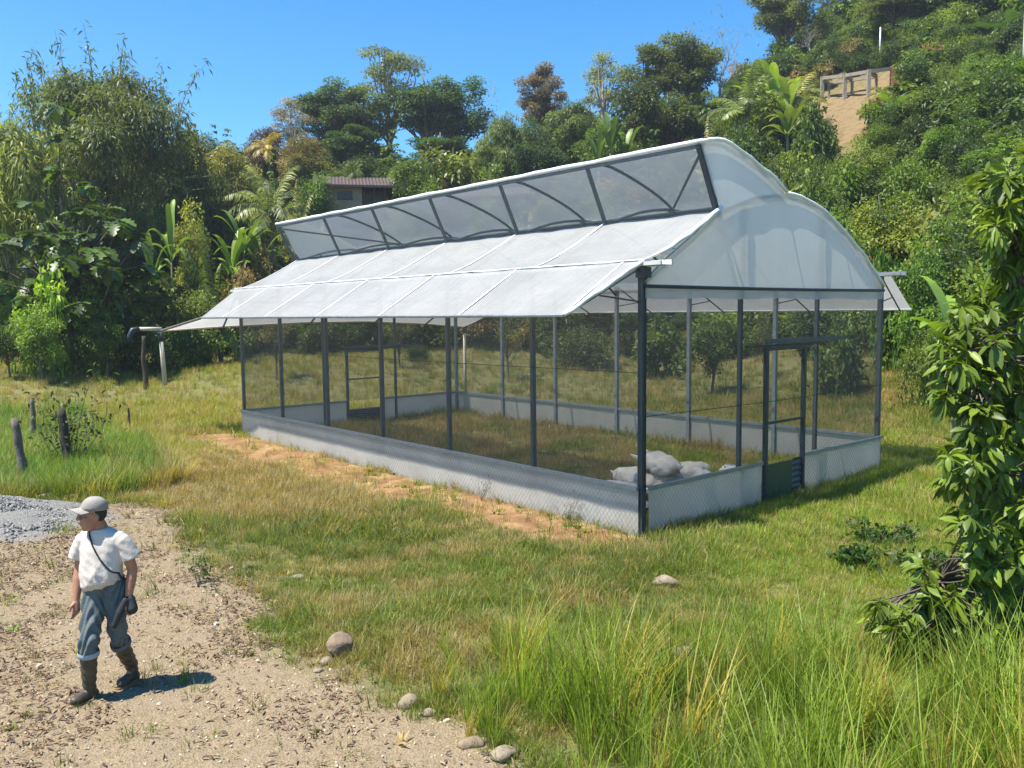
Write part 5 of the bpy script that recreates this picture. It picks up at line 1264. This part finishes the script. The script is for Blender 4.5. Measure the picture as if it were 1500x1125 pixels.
sprigs('shrub', (q[0], q[1] + 0.15, tz(q[0], q[1])), [(rg.uniform(-0.75, 0.75), rg.uniform(-0.3, 0.3), rg.uniform(0.9, 2.0)) for _ in range(16)], 26, 0.13, 0.06, (0.045, 0.07, 0.02), 'thin shrub growing around the dark mossy fence post', 'shrub', spread=0.5, seed=5)
for k, (px, py, w, lab) in enumerate(((1290, 800, 0.5, 'dark broadleaved ground plant in the right lawn'), (1345, 835, 0.4, 'low ground plant below the foreground leaves'), (1255, 830, 0.35, 'small dark ground plant left of the broadleaved one'))):
    q = gp(px, py); rg = np.random.RandomState(k + 40)
    sprigs('ground_plant', (q[0], q[1], tz(q[0], q[1])), [(rg.normal() * w * 0.55, rg.normal() * w * 0.5, rg.uniform(0.05, 0.24)) for _ in range(26)], 16, 0.1, 0.055, (0.04, 0.085, 0.02), lab, 'plant', group='ground plants in the right lawn', seed=k + 60)
for k, (px, py, h, lab) in enumerate(((560, 655, 0.75, 'thin weed by the low wall below the far door'), (583, 668, 0.9, 'tall dry weed against the low wall'), (620, 695, 0.55, 'bushy grey weed against the middle of the low wall'), (705, 735, 0.5, 'dry weed halfway along the low wall'), (835, 765, 0.55, 'thin bare weed near the corner end of the low wall'), (910, 770, 0.5, 'thin weed beside the corner post foot'), (1080, 735, 0.55, 'leafy green weed against the wall left of the near door'), (430, 640, 0.4, 'thin weed near the far end of the low wall'), (290, 860, 0.45, 'single green sapling at the edge of the track'))):
    q = gp(px, py); rg = np.random.RandomState(k + 80); grn = k in (6, 8)
    sprigs('weed', (q[0], q[1], tz(q[0], q[1])), [(rg.normal() * h * 0.25, rg.normal() * h * 0.2, h * rg.uniform(0.5, 1.0)) for _ in range(14 if k in (2, 6) else 7)], 14 if grn else 9, 0.07 if grn else 0.045, 0.03 if grn else 0.012, (0.05, 0.09, 0.02) if grn else (0.14, 0.12, 0.06), lab, 'weed', group='weeds along the low wall' if k != 8 else None, stem=0.003, spread=0.12, seed=k + 90)

# ------------------------------------------------------------------ foreground tree at the right edge
def near_tree():
    rng = np.random.RandomState(9); base = np.array([5.15, 8.2, 0.0]); base[2] = tz(*base[:2]); W_ = []
    boxes = [(1435, 232, 1520, 340, 30, 6.9, 8.4), (1450, 320, 1560, 480, 34, 7.2, 9.0), (1400, 420, 1500, 560, 30, 7.2, 9.0), (1500, 220, 1760, 520, 46, 6.8, 9.6), (1375, 470, 1500, 600, 26, 6.8, 8.6), (1400, 590, 1520, 660, 12, 6.8, 8.8), (1375, 640, 1500, 800, 38, 6.6, 8.6), (1375, 480, 1440, 600, 10, 6.9, 8.0),
             (1500, 520, 1780, 930, 70, 6.6, 9.6), (1410, 590, 1500, 700, 22, 6.8, 8.4), (1420, 790, 1520, 950, 40, 6.6, 8.4), (1275, 870, 1420, 950, 26, 6.9, 8.0), (1340, 820, 1420, 900, 12, 6.9, 8.2)]
    for x0, y0, x1, y1, n, d0, d1 in boxes:
        for _ in range(int(n * 1.8)):
            px, py, d = rng.uniform(x0, x1), rng.uniform(y0, y1), rng.uniform(d0, d1); r = ray(px, py); t = d / r[1]
            W_.append(np.array([r[0] * t, d, max(CAM_H + r[2] * t, 0.15)]))
    W_ = np.array(W_) - base
    hubs = [np.array(p) for p in ((0, 0, 0.5), (-0.2, -0.1, 1.3), (-0.1, 0.0, 2.2), (0.0, 0.1, 3.1), (0.1, 0.0, 3.9), (-0.9, -0.3, 2.7), (-0.8, -0.4, 1.5), (-1.2, -0.6, 0.6), (-0.5, -0.3, 3.6), (0.8, 0.2, 2.6), (0.7, 0, 1.5), (0.5, -0.2, 3.7))]
    root = empty('glossy_tree', base); b = MB()
    b.tube(bend_path(rng, (0, 0, -0.3), (0.1, 0, 3.9), 9, 0.03), list(np.linspace(0.11, 0.03, 9)), 8)
    for h in hubs[5:]:
        b.tube(bend_path(rng, (0.02, 0, max(0.2, h[2] - 0.7)), h, 5, 0.06), list(np.linspace(0.045, 0.018, 5)), 6)
    P = []; A = []; N_ = []; L = []; vv = []
    for w in W_:
        h = hubs[int(np.argmin([np.linalg.norm(w - q_) for q_ in hubs]))]
        b.tube(bend_path(rng, h, w, 4, 0.08), [0.014, 0.011, 0.008, 0.005], 4, False)
        dirn = unit(w - h); cv = rng.rand()
        for k in range(15):
            a = rng.rand() * 2 * PI; s = unit(np.cross(dirn, [0.3, 0.2, 1])); t = np.cross(dirn, s)
            d = unit(dirn * rng.uniform(0.0, 0.9) + (s * math.cos(a) + t * math.sin(a)) * 0.9 + np.array([0, 0, -0.35]))
            P.append(w - dirn * rng.uniform(0, 0.16)); A.append(d); N_.append(np.array([0, 0, 1.0]) + rng.normal(size=3) * 0.4); L.append(rng.uniform(0.10, 0.20)); vv.append(min(1, 0.45 * cv + 0.6 * rng.rand() ** 1.2))
    P, A, N_, L = map(np.array, (P, A, N_, L)); A = unit(A); S = unit(np.cross(A, N_)); Nu = unit(np.cross(S, A)); n = len(P)
    Wp = P + base; pxl = 750 + F_PX * Wp[:, 0] / Wp[:, 1]
    order = np.argsort(Wp[:, 1] + 100 * (pxl > 1495) + 100 * (Wp[:, 2] < 0.3)); single = order[:300]; rest = np.setdiff1d(np.arange(n), single); vv = np.array(vv)
    tpl = []
    for k in range(6):
        tv = []; tf = []
        for t, w in [(0.0, 0.015), (0.15, 0.03), (0.4, 0.17), (0.7, 0.17), (0.9, 0.08), (1.0, 0.004)]:
            z = -t * t * (0.22 + 0.04 * k); tv += [(w, t, z + w * 0.35), (0, t, z), (-w, t, z + w * 0.35)]
        for i in range(5):
            for c in (0, 1): tf.append((3 * i + c, 3 * i + c + 1, 3 * i + c + 4, 3 * i + c + 3))
        tpl.append(np_mesh('leaf', np.array(tv), np.array(tf), MT['gloss_leaf'], True, {'v': np.full(10, (k + 0.5) / 6)}))
    for i in single:
        o = link('leaf', tpl[min(5, int(vv[i] * 6))], root); m4 = Matrix.Identity(4)
        for r_ in range(3): m4[r_][0], m4[r_][1], m4[r_][2], m4[r_][3] = S[i][r_] * L[i], A[i][r_] * L[i], Nu[i][r_] * L[i], P[i][r_]
        o.matrix_local = m4; o.color = (0.12, 0.18, 0.024, 1)
    P, A, S, Nu, L, vv = P[rest], A[rest], S[rest], Nu[rest], L[rest], vv[rest]; n = len(P)
    prof = [(0.0, 0.015), (0.15, 0.03), (0.4, 0.17), (0.7, 0.17), (0.9, 0.08), (1.0, 0.004)]; V = []
    for t, w in prof:
        c = P + A * (L * t)[:, None] - np.array([0, 0, 1]) * (L * t * t * 0.32)[:, None]
        V += [c + S * (L * w)[:, None] + Nu * (L * w * 0.35)[:, None], c, c - S * (L * w)[:, None] + Nu * (L * w * 0.35)[:, None]]
    V = np.stack(V, 1); F = []; bi = np.arange(n)[:, None] * 18
    for i in range(5):
        for c in (0, 1):
            a = i * 3 + c; F.append(bi + np.array([[a, a + 1, a + 4, a + 3]]))
    m = len(F); F = np.concatenate(F); me = np_mesh('leaves', V.reshape(-1, 3), F, MT['gloss_leaf'], True, {'v': np.tile(vv, m)})
    b.build('branches', MT['bark'], root, True); o = link('foliage', me, root); o.color = (0.12, 0.18, 0.024, 1); o['kind'] = 'stuff'
    tag(root, 'tree with long glossy leaves reaching in from the right edge', 'tree')
near_tree()
# ------------------------------------------------------------------ scattered stuff (grass, thicket, litter)
def scatter(name, protos, P, rot, scl, tint, idx, label, cat):
    """one object: a point for every tuft, geometry nodes put a tuft mesh on each"""
    co = bpy.data.collections.new(name + '_meshes')
    for k, me in enumerate(protos):
        o = bpy.data.objects.new('%s_mesh_%02d' % (name, k), me); co.objects.link(o)
    n = len(P); me = bpy.data.meshes.new(name); me.vertices.add(n); me.vertices.foreach_set('co', np.asarray(P, np.float32).ravel())
    for an, ty, key, arr in (('rot', 'FLOAT_VECTOR', 'vector', rot), ('scl', 'FLOAT_VECTOR', 'vector', scl), ('tint', 'FLOAT_COLOR', 'color', np.c_[tint, np.ones(n)]), ('idx', 'INT', 'value', idx)):
        a = me.attributes.new(an, ty, 'POINT'); a.data.foreach_set(key, np.asarray(arr, np.int32 if ty == 'INT' else np.float32).ravel())
    ng = bpy.data.node_groups.new(name, 'GeometryNodeTree')
    ng.interface.new_socket('Geometry', in_out='INPUT', socket_type='NodeSocketGeometry'); ng.interface.new_socket('Geometry', in_out='OUTPUT', socket_type='NodeSocketGeometry')
    gi = ng.nodes.new('NodeGroupInput'); go = ng.nodes.new('NodeGroupOutput'); ip = ng.nodes.new('GeometryNodeInstanceOnPoints')
    ci = ng.nodes.new('GeometryNodeCollectionInfo'); ci.inputs['Collection'].default_value = co; ci.inputs['Separate Children'].default_value = True; ci.inputs['Reset Children'].default_value = True
    def na(n_, t):
        a = ng.nodes.new('GeometryNodeInputNamedAttribute'); a.data_type = t; a.inputs['Name'].default_value = n_; return a.outputs['Attribute']
    L = ng.links.new
    L(gi.outputs[0], ip.inputs['Points']); L(ci.outputs[0], ip.inputs['Instance']); ip.inputs['Pick Instance'].default_value = True
    L(na('idx', 'INT'), ip.inputs['Instance Index']); L(na('rot', 'FLOAT_VECTOR'), ip.inputs['Rotation']); L(na('scl', 'FLOAT_VECTOR'), ip.inputs['Scale'])
    L(ip.outputs[0], go.inputs[0])
    o = link(name, me); md = o.modifiers.new('scatter', 'NODES'); md.node_group = ng
    tag(o, label, cat, kind='stuff'); return o

def tuft(seed, n, h, spread, lean, wid, segs=3, curl=0.6):
    rng = np.random.RandomState(seed); V = []; F = []; vv = []; o = 0
    for k in range(n):
        az = rng.rand() * 2 * PI; r = spread * math.sqrt(rng.rand()); p = np.array([math.cos(az) * r, math.sin(az) * r, -0.01]); a2 = az + rng.normal() * 0.9
        hh = h * rng.uniform(0.45, 1.0); out = np.array([math.cos(a2), math.sin(a2), 0]); sd_ = np.array([-math.sin(a2 + rng.normal() * 0.6), math.cos(a2), 0]); ln = lean * rng.uniform(0.2, 1.3); w = wid * rng.uniform(0.7, 1.2)
        for i in range(segs + 1):
            t = i / segs; c = p + out * hh * ln * (t ** 1.7) + np.array([0, 0, hh * (t - curl * ln * 0.35 * t ** 2.2)]); ww = w * (1 - t) ** 0.7 if i < segs else 0.0008
            V += [c - sd_ * ww / 2, c + sd_ * ww / 2]
        v0 = rng.rand()
        for i in range(segs): F.append((o + 2 * i, o + 2 * i + 1, o + 2 * i + 3, o + 2 * i + 2)); vv.append(v0)
        o += 2 * (segs + 1)
    return np_mesh('tuft', np.array(V), np.array(F), MT['grass'], False, {'v': vv})
lawn_t = [tuft(200 + k, 22, 0.16, 0.10, 0.75, 0.0075, 3) for k in range(3)] + [tuft(204, 9, 0.10, 0.05, 1.3, 0.03, 3), tuft(205, 16, 0.17, 0.12, 1.7, 0.007, 3, 1.4)]
rough_t = [tuft(220 + k, 30, 0.42, 0.15, 0.55, 0.011, 3) for k in range(4)]
tall_t = [tuft(240 + k, 46, 1.0, 0.10, 0.5, 0.0105, 5, 0.9) for k in range(6)]
rs = np.random.RandomState(5)
def wedge(n, d0, d1, a0=-0.72, a1=0.72, power=1.0):
    d = np.sqrt(rs.uniform(d0 * d0, d1 * d1, n)); return rs.uniform(a0, a1, n) * d, d
LUSH = pxpoly([(-200, 610), (0, 615), (120, 610), (215, 660), (255, 705), (150, 728), (0, 742), (-200, 745)])
DRYP = pxpoly([(205, 690), (330, 655), (480, 690), (560, 745), (420, 760), (320, 765), (240, 745)])
TALL = pxpoly([(565, 965), (640, 945), (760, 938), (900, 935), (1150, 950), (1350, 985), (1600, 960), (2000, 1000), (2000, 1500), (900, 1500), (800, 1150), (700, 1085), (600, 1000)])
GRN = np.array([0.115, 0.160, 0.030]); BRT = np.array([0.19, 0.275, 0.036]); YEL = np.array([0.37, 0.315, 0.07]); DRY = np.array([0.40, 0.30, 0.145]); BRN = np.array([0.27, 0.205, 0.12]); LSH = np.array([0.12, 0.225, 0.032])
def grass_tint(x, y):
    n = len(x); a = fbm(x * 0.55, y * 0.55); b = fbm(x * 1.7 + 40, y * 1.7); r = rs.rand(n)
    u, v = to_uv(x, y); c = np.tile(GRN, (n, 1))
    mix = lambda c, t, k: c * (1 - k[:, None]) + t * k[:, None]
    right = sstep((x - 1.0) / 3) * sstep((22 - y) / 6)
    c = mix(c, BRT, np.clip(right * 0.85 + 0.25 * (a > 0.5), 0, 1))
    field = sstep((y - 15) / 4) * sstep((-2 - x) / 4); c = mix(c, BRT * 0.5 + YEL * 0.5, np.clip(field * (0.35 + 0.9 * a), 0, 1))
    behind = ((v > GW) | (u > GL)) & (y > 18); c = mix(c, GRN * 0.55 + YEL * 0.45, behind * 0.7 * b)
    dry = np.clip(sstep((b - 0.50) / 0.22) * 0.75 + sstep((poly_sd(DRYP, x, y) + 0.6) / 0.9) * 0.75, 0, 0.95) * (1 - 0.6 * right)
    c = mix(c, DRY * 0.45 + BRN * 0.55, dry)
    ins = m_inside(x, y) > 0.5; c = mix(c, BRN * 0.8 + DRY * 0.2, ins * np.clip(sstep((b - 0.35) / 0.25), 0.1, 0.9))
    c = mix(c, LSH, sstep((poly_sd(LUSH, x, y) + 0.3) / 0.6) * 0.9)
    k = r < 0.13; c[k] = DRY * 0.9; k = r > 0.90; c[k] = c[k] * 0.5 + YEL * 0.5
    return c * rs.uniform(0.75, 1.25, (n, 1))
def rot3(n, t=0.12): return np.c_[rs.normal(size=n) * t, rs.normal(size=n) * t, rs.uniform(0, 6.28, n)]
def keep_mask(x, y, extra=1.0):
    p = (1 - 0.985 * m_track(x, y)) * (1 - 0.89 * m_sand(x, y)) * (1 - m_gravel(x, y)) * (1 - 0.9 * m_bare(x, y)) * extra
    ins = m_inside(x, y); p = p * (1 - ins * 0.35)
    return rs.rand(len(x)) < p
# short lawn
parts = []
for n, d0, d1, s, a0, a1 in ((36000, 4.8, 11, 0.9, -.72, .72), (30000, 11, 18, 1.15, -.72, .72), (20000, 18, 27, 1.6, -.72, .72), (9000, 4.8, 20, 1.3, .72, 1.3), (9000, 4.8, 22, 1.3, -1.2, -.72)):
    x, y = wedge(n, d0, d1, a0, a1); thin = fbm(x * 1.3 + 9, y * 1.3); k = keep_mask(x, y, 0.35 + 0.65 * sstep((thin - 0.28) / 0.25)); parts.append(np.c_[x[k], y[k], np.full(k.sum(), s)])
Q = np.concatenate(parts); x, y = Q[:, 0], Q[:, 1]; n = len(x); sc = Q[:, 2] * rs.uniform(0.6, 1.25, n) * (0.45 + 1.15 * fbm(x * 1.1, y * 1.1, 4))
scatter('lawn_grass', lawn_t, np.c_[x, y, terrain(x, y)], rot3(n), np.c_[sc, sc, sc * rs.uniform(0.7, 1.2, n)], grass_tint(x, y), rs.choice(5, n, p=[.25, .25, .25, .1, .15]), 'short patchy grass, green and dry, all around the greenhouse', 'grass')
# rough field grass: left field, behind the greenhouse, tufts in the yard
parts = []
for n, d0, d1, s, a1 in ((2600, 6, 14, 0.55, .72), (7500, 14, 24, 0.7, .95), (14000, 24, 44, 0.85, .95)):
    x, y = wedge(n, d0, d1, -a1, a1); u, v = to_uv(x, y); w = fbm(x * 0.9 + 3, y * 0.9)
    lush = poly_sd(LUSH, x, y) > -0.2; field = (y > 19) & ((u > GL + 0.2) | (v > GW + 0.3) | (v < -2.5))
    k = keep_mask(x, y, np.where(lush, 1.0, np.where(field, 0.85, 0.12 * (w > 0.5)))) & ~((m_inside(x, y) > 0.5) & (rs.rand(n) < 0.6)); k &= (m_hill(x, y) < 0.85)
    parts.append(np.c_[x[k], y[k], s * np.where(lush[k], 1.6, 1.0)])
x, y = wedge(3200, 12, 20, -0.75, -0.35); k = poly_sd(LUSH, x, y) > -0.3; parts.append(np.c_[x[k], y[k], np.full(k.sum(), 1.15)])
Q = np.concatenate(parts); x, y = Q[:, 0], Q[:, 1]; n = len(x); sc = Q[:, 2] * rs.uniform(0.6, 1.3, n)
scatter('field_grass', rough_t, np.c_[x, y, terrain(x, y)], rot3(n), np.c_[sc, sc, sc], grass_tint(x, y), rs.randint(0, 4, n), 'long yellow-green grass of the field and under the fence posts', 'grass')
# tall bunch grass in the foreground
x = rs.uniform(-2.5, 7.5, 2600); y = rs.uniform(4.0, 9.6, 2600); sdv = poly_sd(TALL, x, y) + (fbm(x * 1.5, y * 1.5) - 0.5) * 0.8
k = (sdv > 0) & (rs.rand(2600) < 0.20 + 0.20 * sstep(sdv / 1.5)); k &= ~((x > 1.2) & (x < 1.8) & (y > 6.9) & (y < 7.5)); x, y, sdv = x[k], y[k], sdv[k]; n = len(x)
sc = rs.uniform(0.45, 1.1, n) * (0.6 + 0.5 * sstep(sdv / 0.8)) * np.where(y < 7.3, 1.0, 0.8) * (0.55 + 0.85 * fbm(x * 1.8 + 5, y * 1.8))
tt = np.where(rs.rand(n)[:, None] < 0.2, YEL * 0.9, BRT * 0.92) * rs.uniform(0.7, 1.2, (n, 1))
scatter('bunch_grass', tall_t, np.c_[x, y, terrain(x, y)], rot3(n, 0.08), np.c_[sc * 1.1, sc * 1.1, sc], tt, rs.randint(0, 6, n), 'tall thin bunch grass across the bottom right foreground', 'grass')
# hillside thicket
bush_t = []
for s in range(4):
    me = VAR['bush'][s][0][1][1].copy(); me.materials.clear(); me.materials.append(MT['leaf_inst']); bush_t.append(me)
for s in range(2):
    me = VAR['scrub' if s else 'small'][s][0][1][1].copy(); me.materials.clear(); me.materials.append(MT['leaf_inst']); bush_t.append(me)
for me_ in (VAR['bigleaf'][0][0][1][1], VAR['breadfruit'][0][0][1][1]):
    me = me_.copy(); me.materials.clear(); me.materials.append(MT['leaf_inst']); bush_t.append(me)
d = rs.uniform(17, 98, 9000); x = rs.uniform(-0.95, 0.95, 9000) * d; y = d
a_ = np.clip(x / y, -1.6, 1.6); yf = np.interp(a_, _A, _YF); yr = np.interp(a_, _A, _YR)
k = (y > yf - 0.5) & (y < yr + 6) & (rs.rand(9000) < 0.92) & (m_bare(x, y) < 0.25)
for hx, hy, hr in [(o.location.x, o.location.y, 4.2) for o in COL.objects if o.name.startswith('house')] + [(o.location.x, o.location.y, 3.0) for o in COL.objects if o.name.startswith('concrete_frame')]:
    k &= np.hypot(x - hx, y - hy) > hr
pxx = 750 + F_PX * x / y
k &= ~((pxx > 488) & (pxx < 566) & (y > 46) & (y < 57)) & ~((pxx > 1195) & (pxx < 1325 - 55 * (y < 54)) & (y > 44) & (y < 60))
x, y = x[k], y[k]; n = len(x); nz = fbm(x * 0.16, y * 0.16); r = rs.rand(n)
sc = rs.uniform(0.45, 1.15, n) * (0.75 + 0.5 * nz); idx = np.where(rs.rand(n) < 0.78, rs.randint(0, 4, n), rs.randint(4, 6, n)); sc = np.where(idx > 3, sc * 0.75, sc); rb = rs.rand(n); idx = np.where(rb < 0.09, 6, idx); idx = np.where(rb > 0.95, 7, idx); sc = np.where(idx > 5, rs.uniform(0.28, 0.5, n), sc)
pal = np.array([(0.046, 0.080, 0.024), (0.075, 0.125, 0.028), (0.115, 0.165, 0.034), (0.18, 0.19, 0.045), (0.14, 0.118, 0.06), (0.155, 0.12, 0.075)])
pick = np.clip((nz * 3.4 - 0.6 + rs.normal(size=n) * 0.9).astype(int), 0, 3); pick = np.where(r < 0.055, 4, pick); pick = np.where((r > 0.98), 5, pick)
scatter('hillside_thicket', bush_t, np.c_[x, y, terrain(x, y) - 0.1], rot3(n, 0.1), np.c_[sc, sc, sc * rs.uniform(0.7, 1.3, n)], pal[pick] * rs.uniform(0.9, 1.5, (n, 1)) * np.array([1.15, 1.08, 0.9]), idx, 'tangled undergrowth covering the whole hillside', 'undergrowth')
# dry leaves and pebbles on the track, gravel on the heap
def litter_mesh(seed):
    rng = np.random.RandomState(seed); V = []; F = []; n = 5
    for i in range(n + 1):
        t = i / n; w = 0.2 * math.sin(PI * (0.06 + 0.88 * t)); z = 0.10 * math.sin(PI * t) * rng.uniform(0.5, 1.6) + 0.05
        V += [(t - 0.5, -w, z + 0.12 * rng.rand()), (t - 0.5, 0, z), (t - 0.5, w, z + 0.16 * rng.rand())]
    for i in range(n):
        for c in (0, 1): F.append((3 * i + c, 3 * i + c + 1, 3 * i + c + 4, 3 * i + c + 3))
    return np_mesh('dry_leaf', np.array(V), np.array(F), MT['litter'], True, {'v': np.full(len(F), 0.5)})
lit = [litter_mesh(k) for k in range(300, 305)]
x, y = wedge(44000, 4.6, 13.5, -0.72, 0.2); cl = fbm(x * 1.4 + 70, y * 1.4, 4); k = (m_track(x, y) > 0.25) & (m_gravel(x, y) < 0.3) & (rs.rand(len(x)) < 0.10 + 1.0 * sstep((cl - 0.47) / 0.16)); x, y = x[k], y[k]; n = len(x)
lc = np.array([(0.12, 0.07, 0.05), (0.17, 0.105, 0.065), (0.25, 0.17, 0.095), (0.32, 0.235, 0.14), (0.09, 0.06, 0.055)])
sc = rs.uniform(0.02, 0.07, n)
scatter('leaf_litter', lit, np.c_[x, y, terrain(x, y) + 0.008], rot3(n, 0.35), np.c_[sc, sc * 0.7, sc], lc[rs.choice(5, n, p=[.26, .24, .2, .12, .18])] * rs.uniform(0.7, 1.3, (n, 1)), rs.randint(0, 5, n), 'dry brown leaves strewn over the sandy track', 'leaf litter')
def pebble_mesh(seed):
    rng = np.random.RandomState(seed); bm = bmesh.new(); bmesh.ops.create_icosphere(bm, subdivisions=1, radius=0.5)
    for v in bm.verts: v.co = Vector((v.co.x * rng.uniform(0.8, 1.2), v.co.y * rng.uniform(0.6, 1.0), v.co.z * rng.uniform(0.4, 0.8)))
    me = bpy.data.meshes.new('pebble'); bm.to_mesh(me); bm.free(); me.materials.append(MT['pebble'])
    at_ = me.attributes.new('v', 'FLOAT', 'FACE'); at_.data.foreach_set('value', np.full(len(me.polygons), 0.5, np.float32)); return me
peb = [pebble_mesh(k) for k in range(310, 314)]
x, y = wedge(16000, 4.6, 14, -0.72, 0.2); k = (m_track(x, y) > 0.4) & (m_gravel(x, y) < 0.5) & (rs.rand(len(x)) < 0.65); x, y = x[k], y[k]
x2 = GRAVEL_C[0] + rs.normal(size=9000) * 1.3; y2 = GRAVEL_C[1] + rs.normal(size=9000) * 0.7; k = m_gravel(x2, y2) > 0.2; x2, y2 = x2[k], y2[k]
pc = np.concatenate([np.array([(0.40, 0.32, 0.21), (0.28, 0.21, 0.13), (0.50, 0.43, 0.32)])[rs.randint(0, 3, len(x))], np.array([(0.23, 0.22, 0.205), (0.16, 0.155, 0.145), (0.28, 0.27, 0.25)])[rs.randint(0, 3, len(x2))]])
X_ = np.r_[x, x2]; Y_ = np.r_[y, y2]; n = len(X_); sc = np.r_[rs.uniform(0.008, 0.03, len(x)) * (1 + 2.0 * (rs.rand(len(x)) < 0.02)), rs.uniform(0.02, 0.06, len(x2))]
scatter('loose_gravel', peb, np.c_[X_, Y_, terrain(X_, Y_) + 0.004], rot3(n, 0.5), np.c_[sc, sc, sc], pc, rs.randint(0, 4, n), 'loose pebbles on the track and grey gravel on the heap', 'gravel')
# ------------------------------------------------------------------ thin air haze over the valley
hz = MB().box((-130, -30, -6), (150, 190, 62)).build('haze', None)
hm = bpy.data.materials.new('haze_air'); hm.use_nodes = True; hn = hm.node_tree; hn.nodes.clear()
vo = hn.nodes.new('ShaderNodeVolumePrincipled'); vo.inputs['Density'].default_value = 0.0006; vo.inputs['Color'].default_value = (0.86, 0.92, 1.0, 1)
vo.inputs['Anisotropy'].default_value = 0.35
ho = hn.nodes.new('ShaderNodeOutputMaterial'); hn.links.new(vo.outputs[0], ho.inputs['Volume'])
hz.data.materials.append(hm); tag(hz, 'thin pale haze hanging in the valley air', 'haze', kind='stuff')
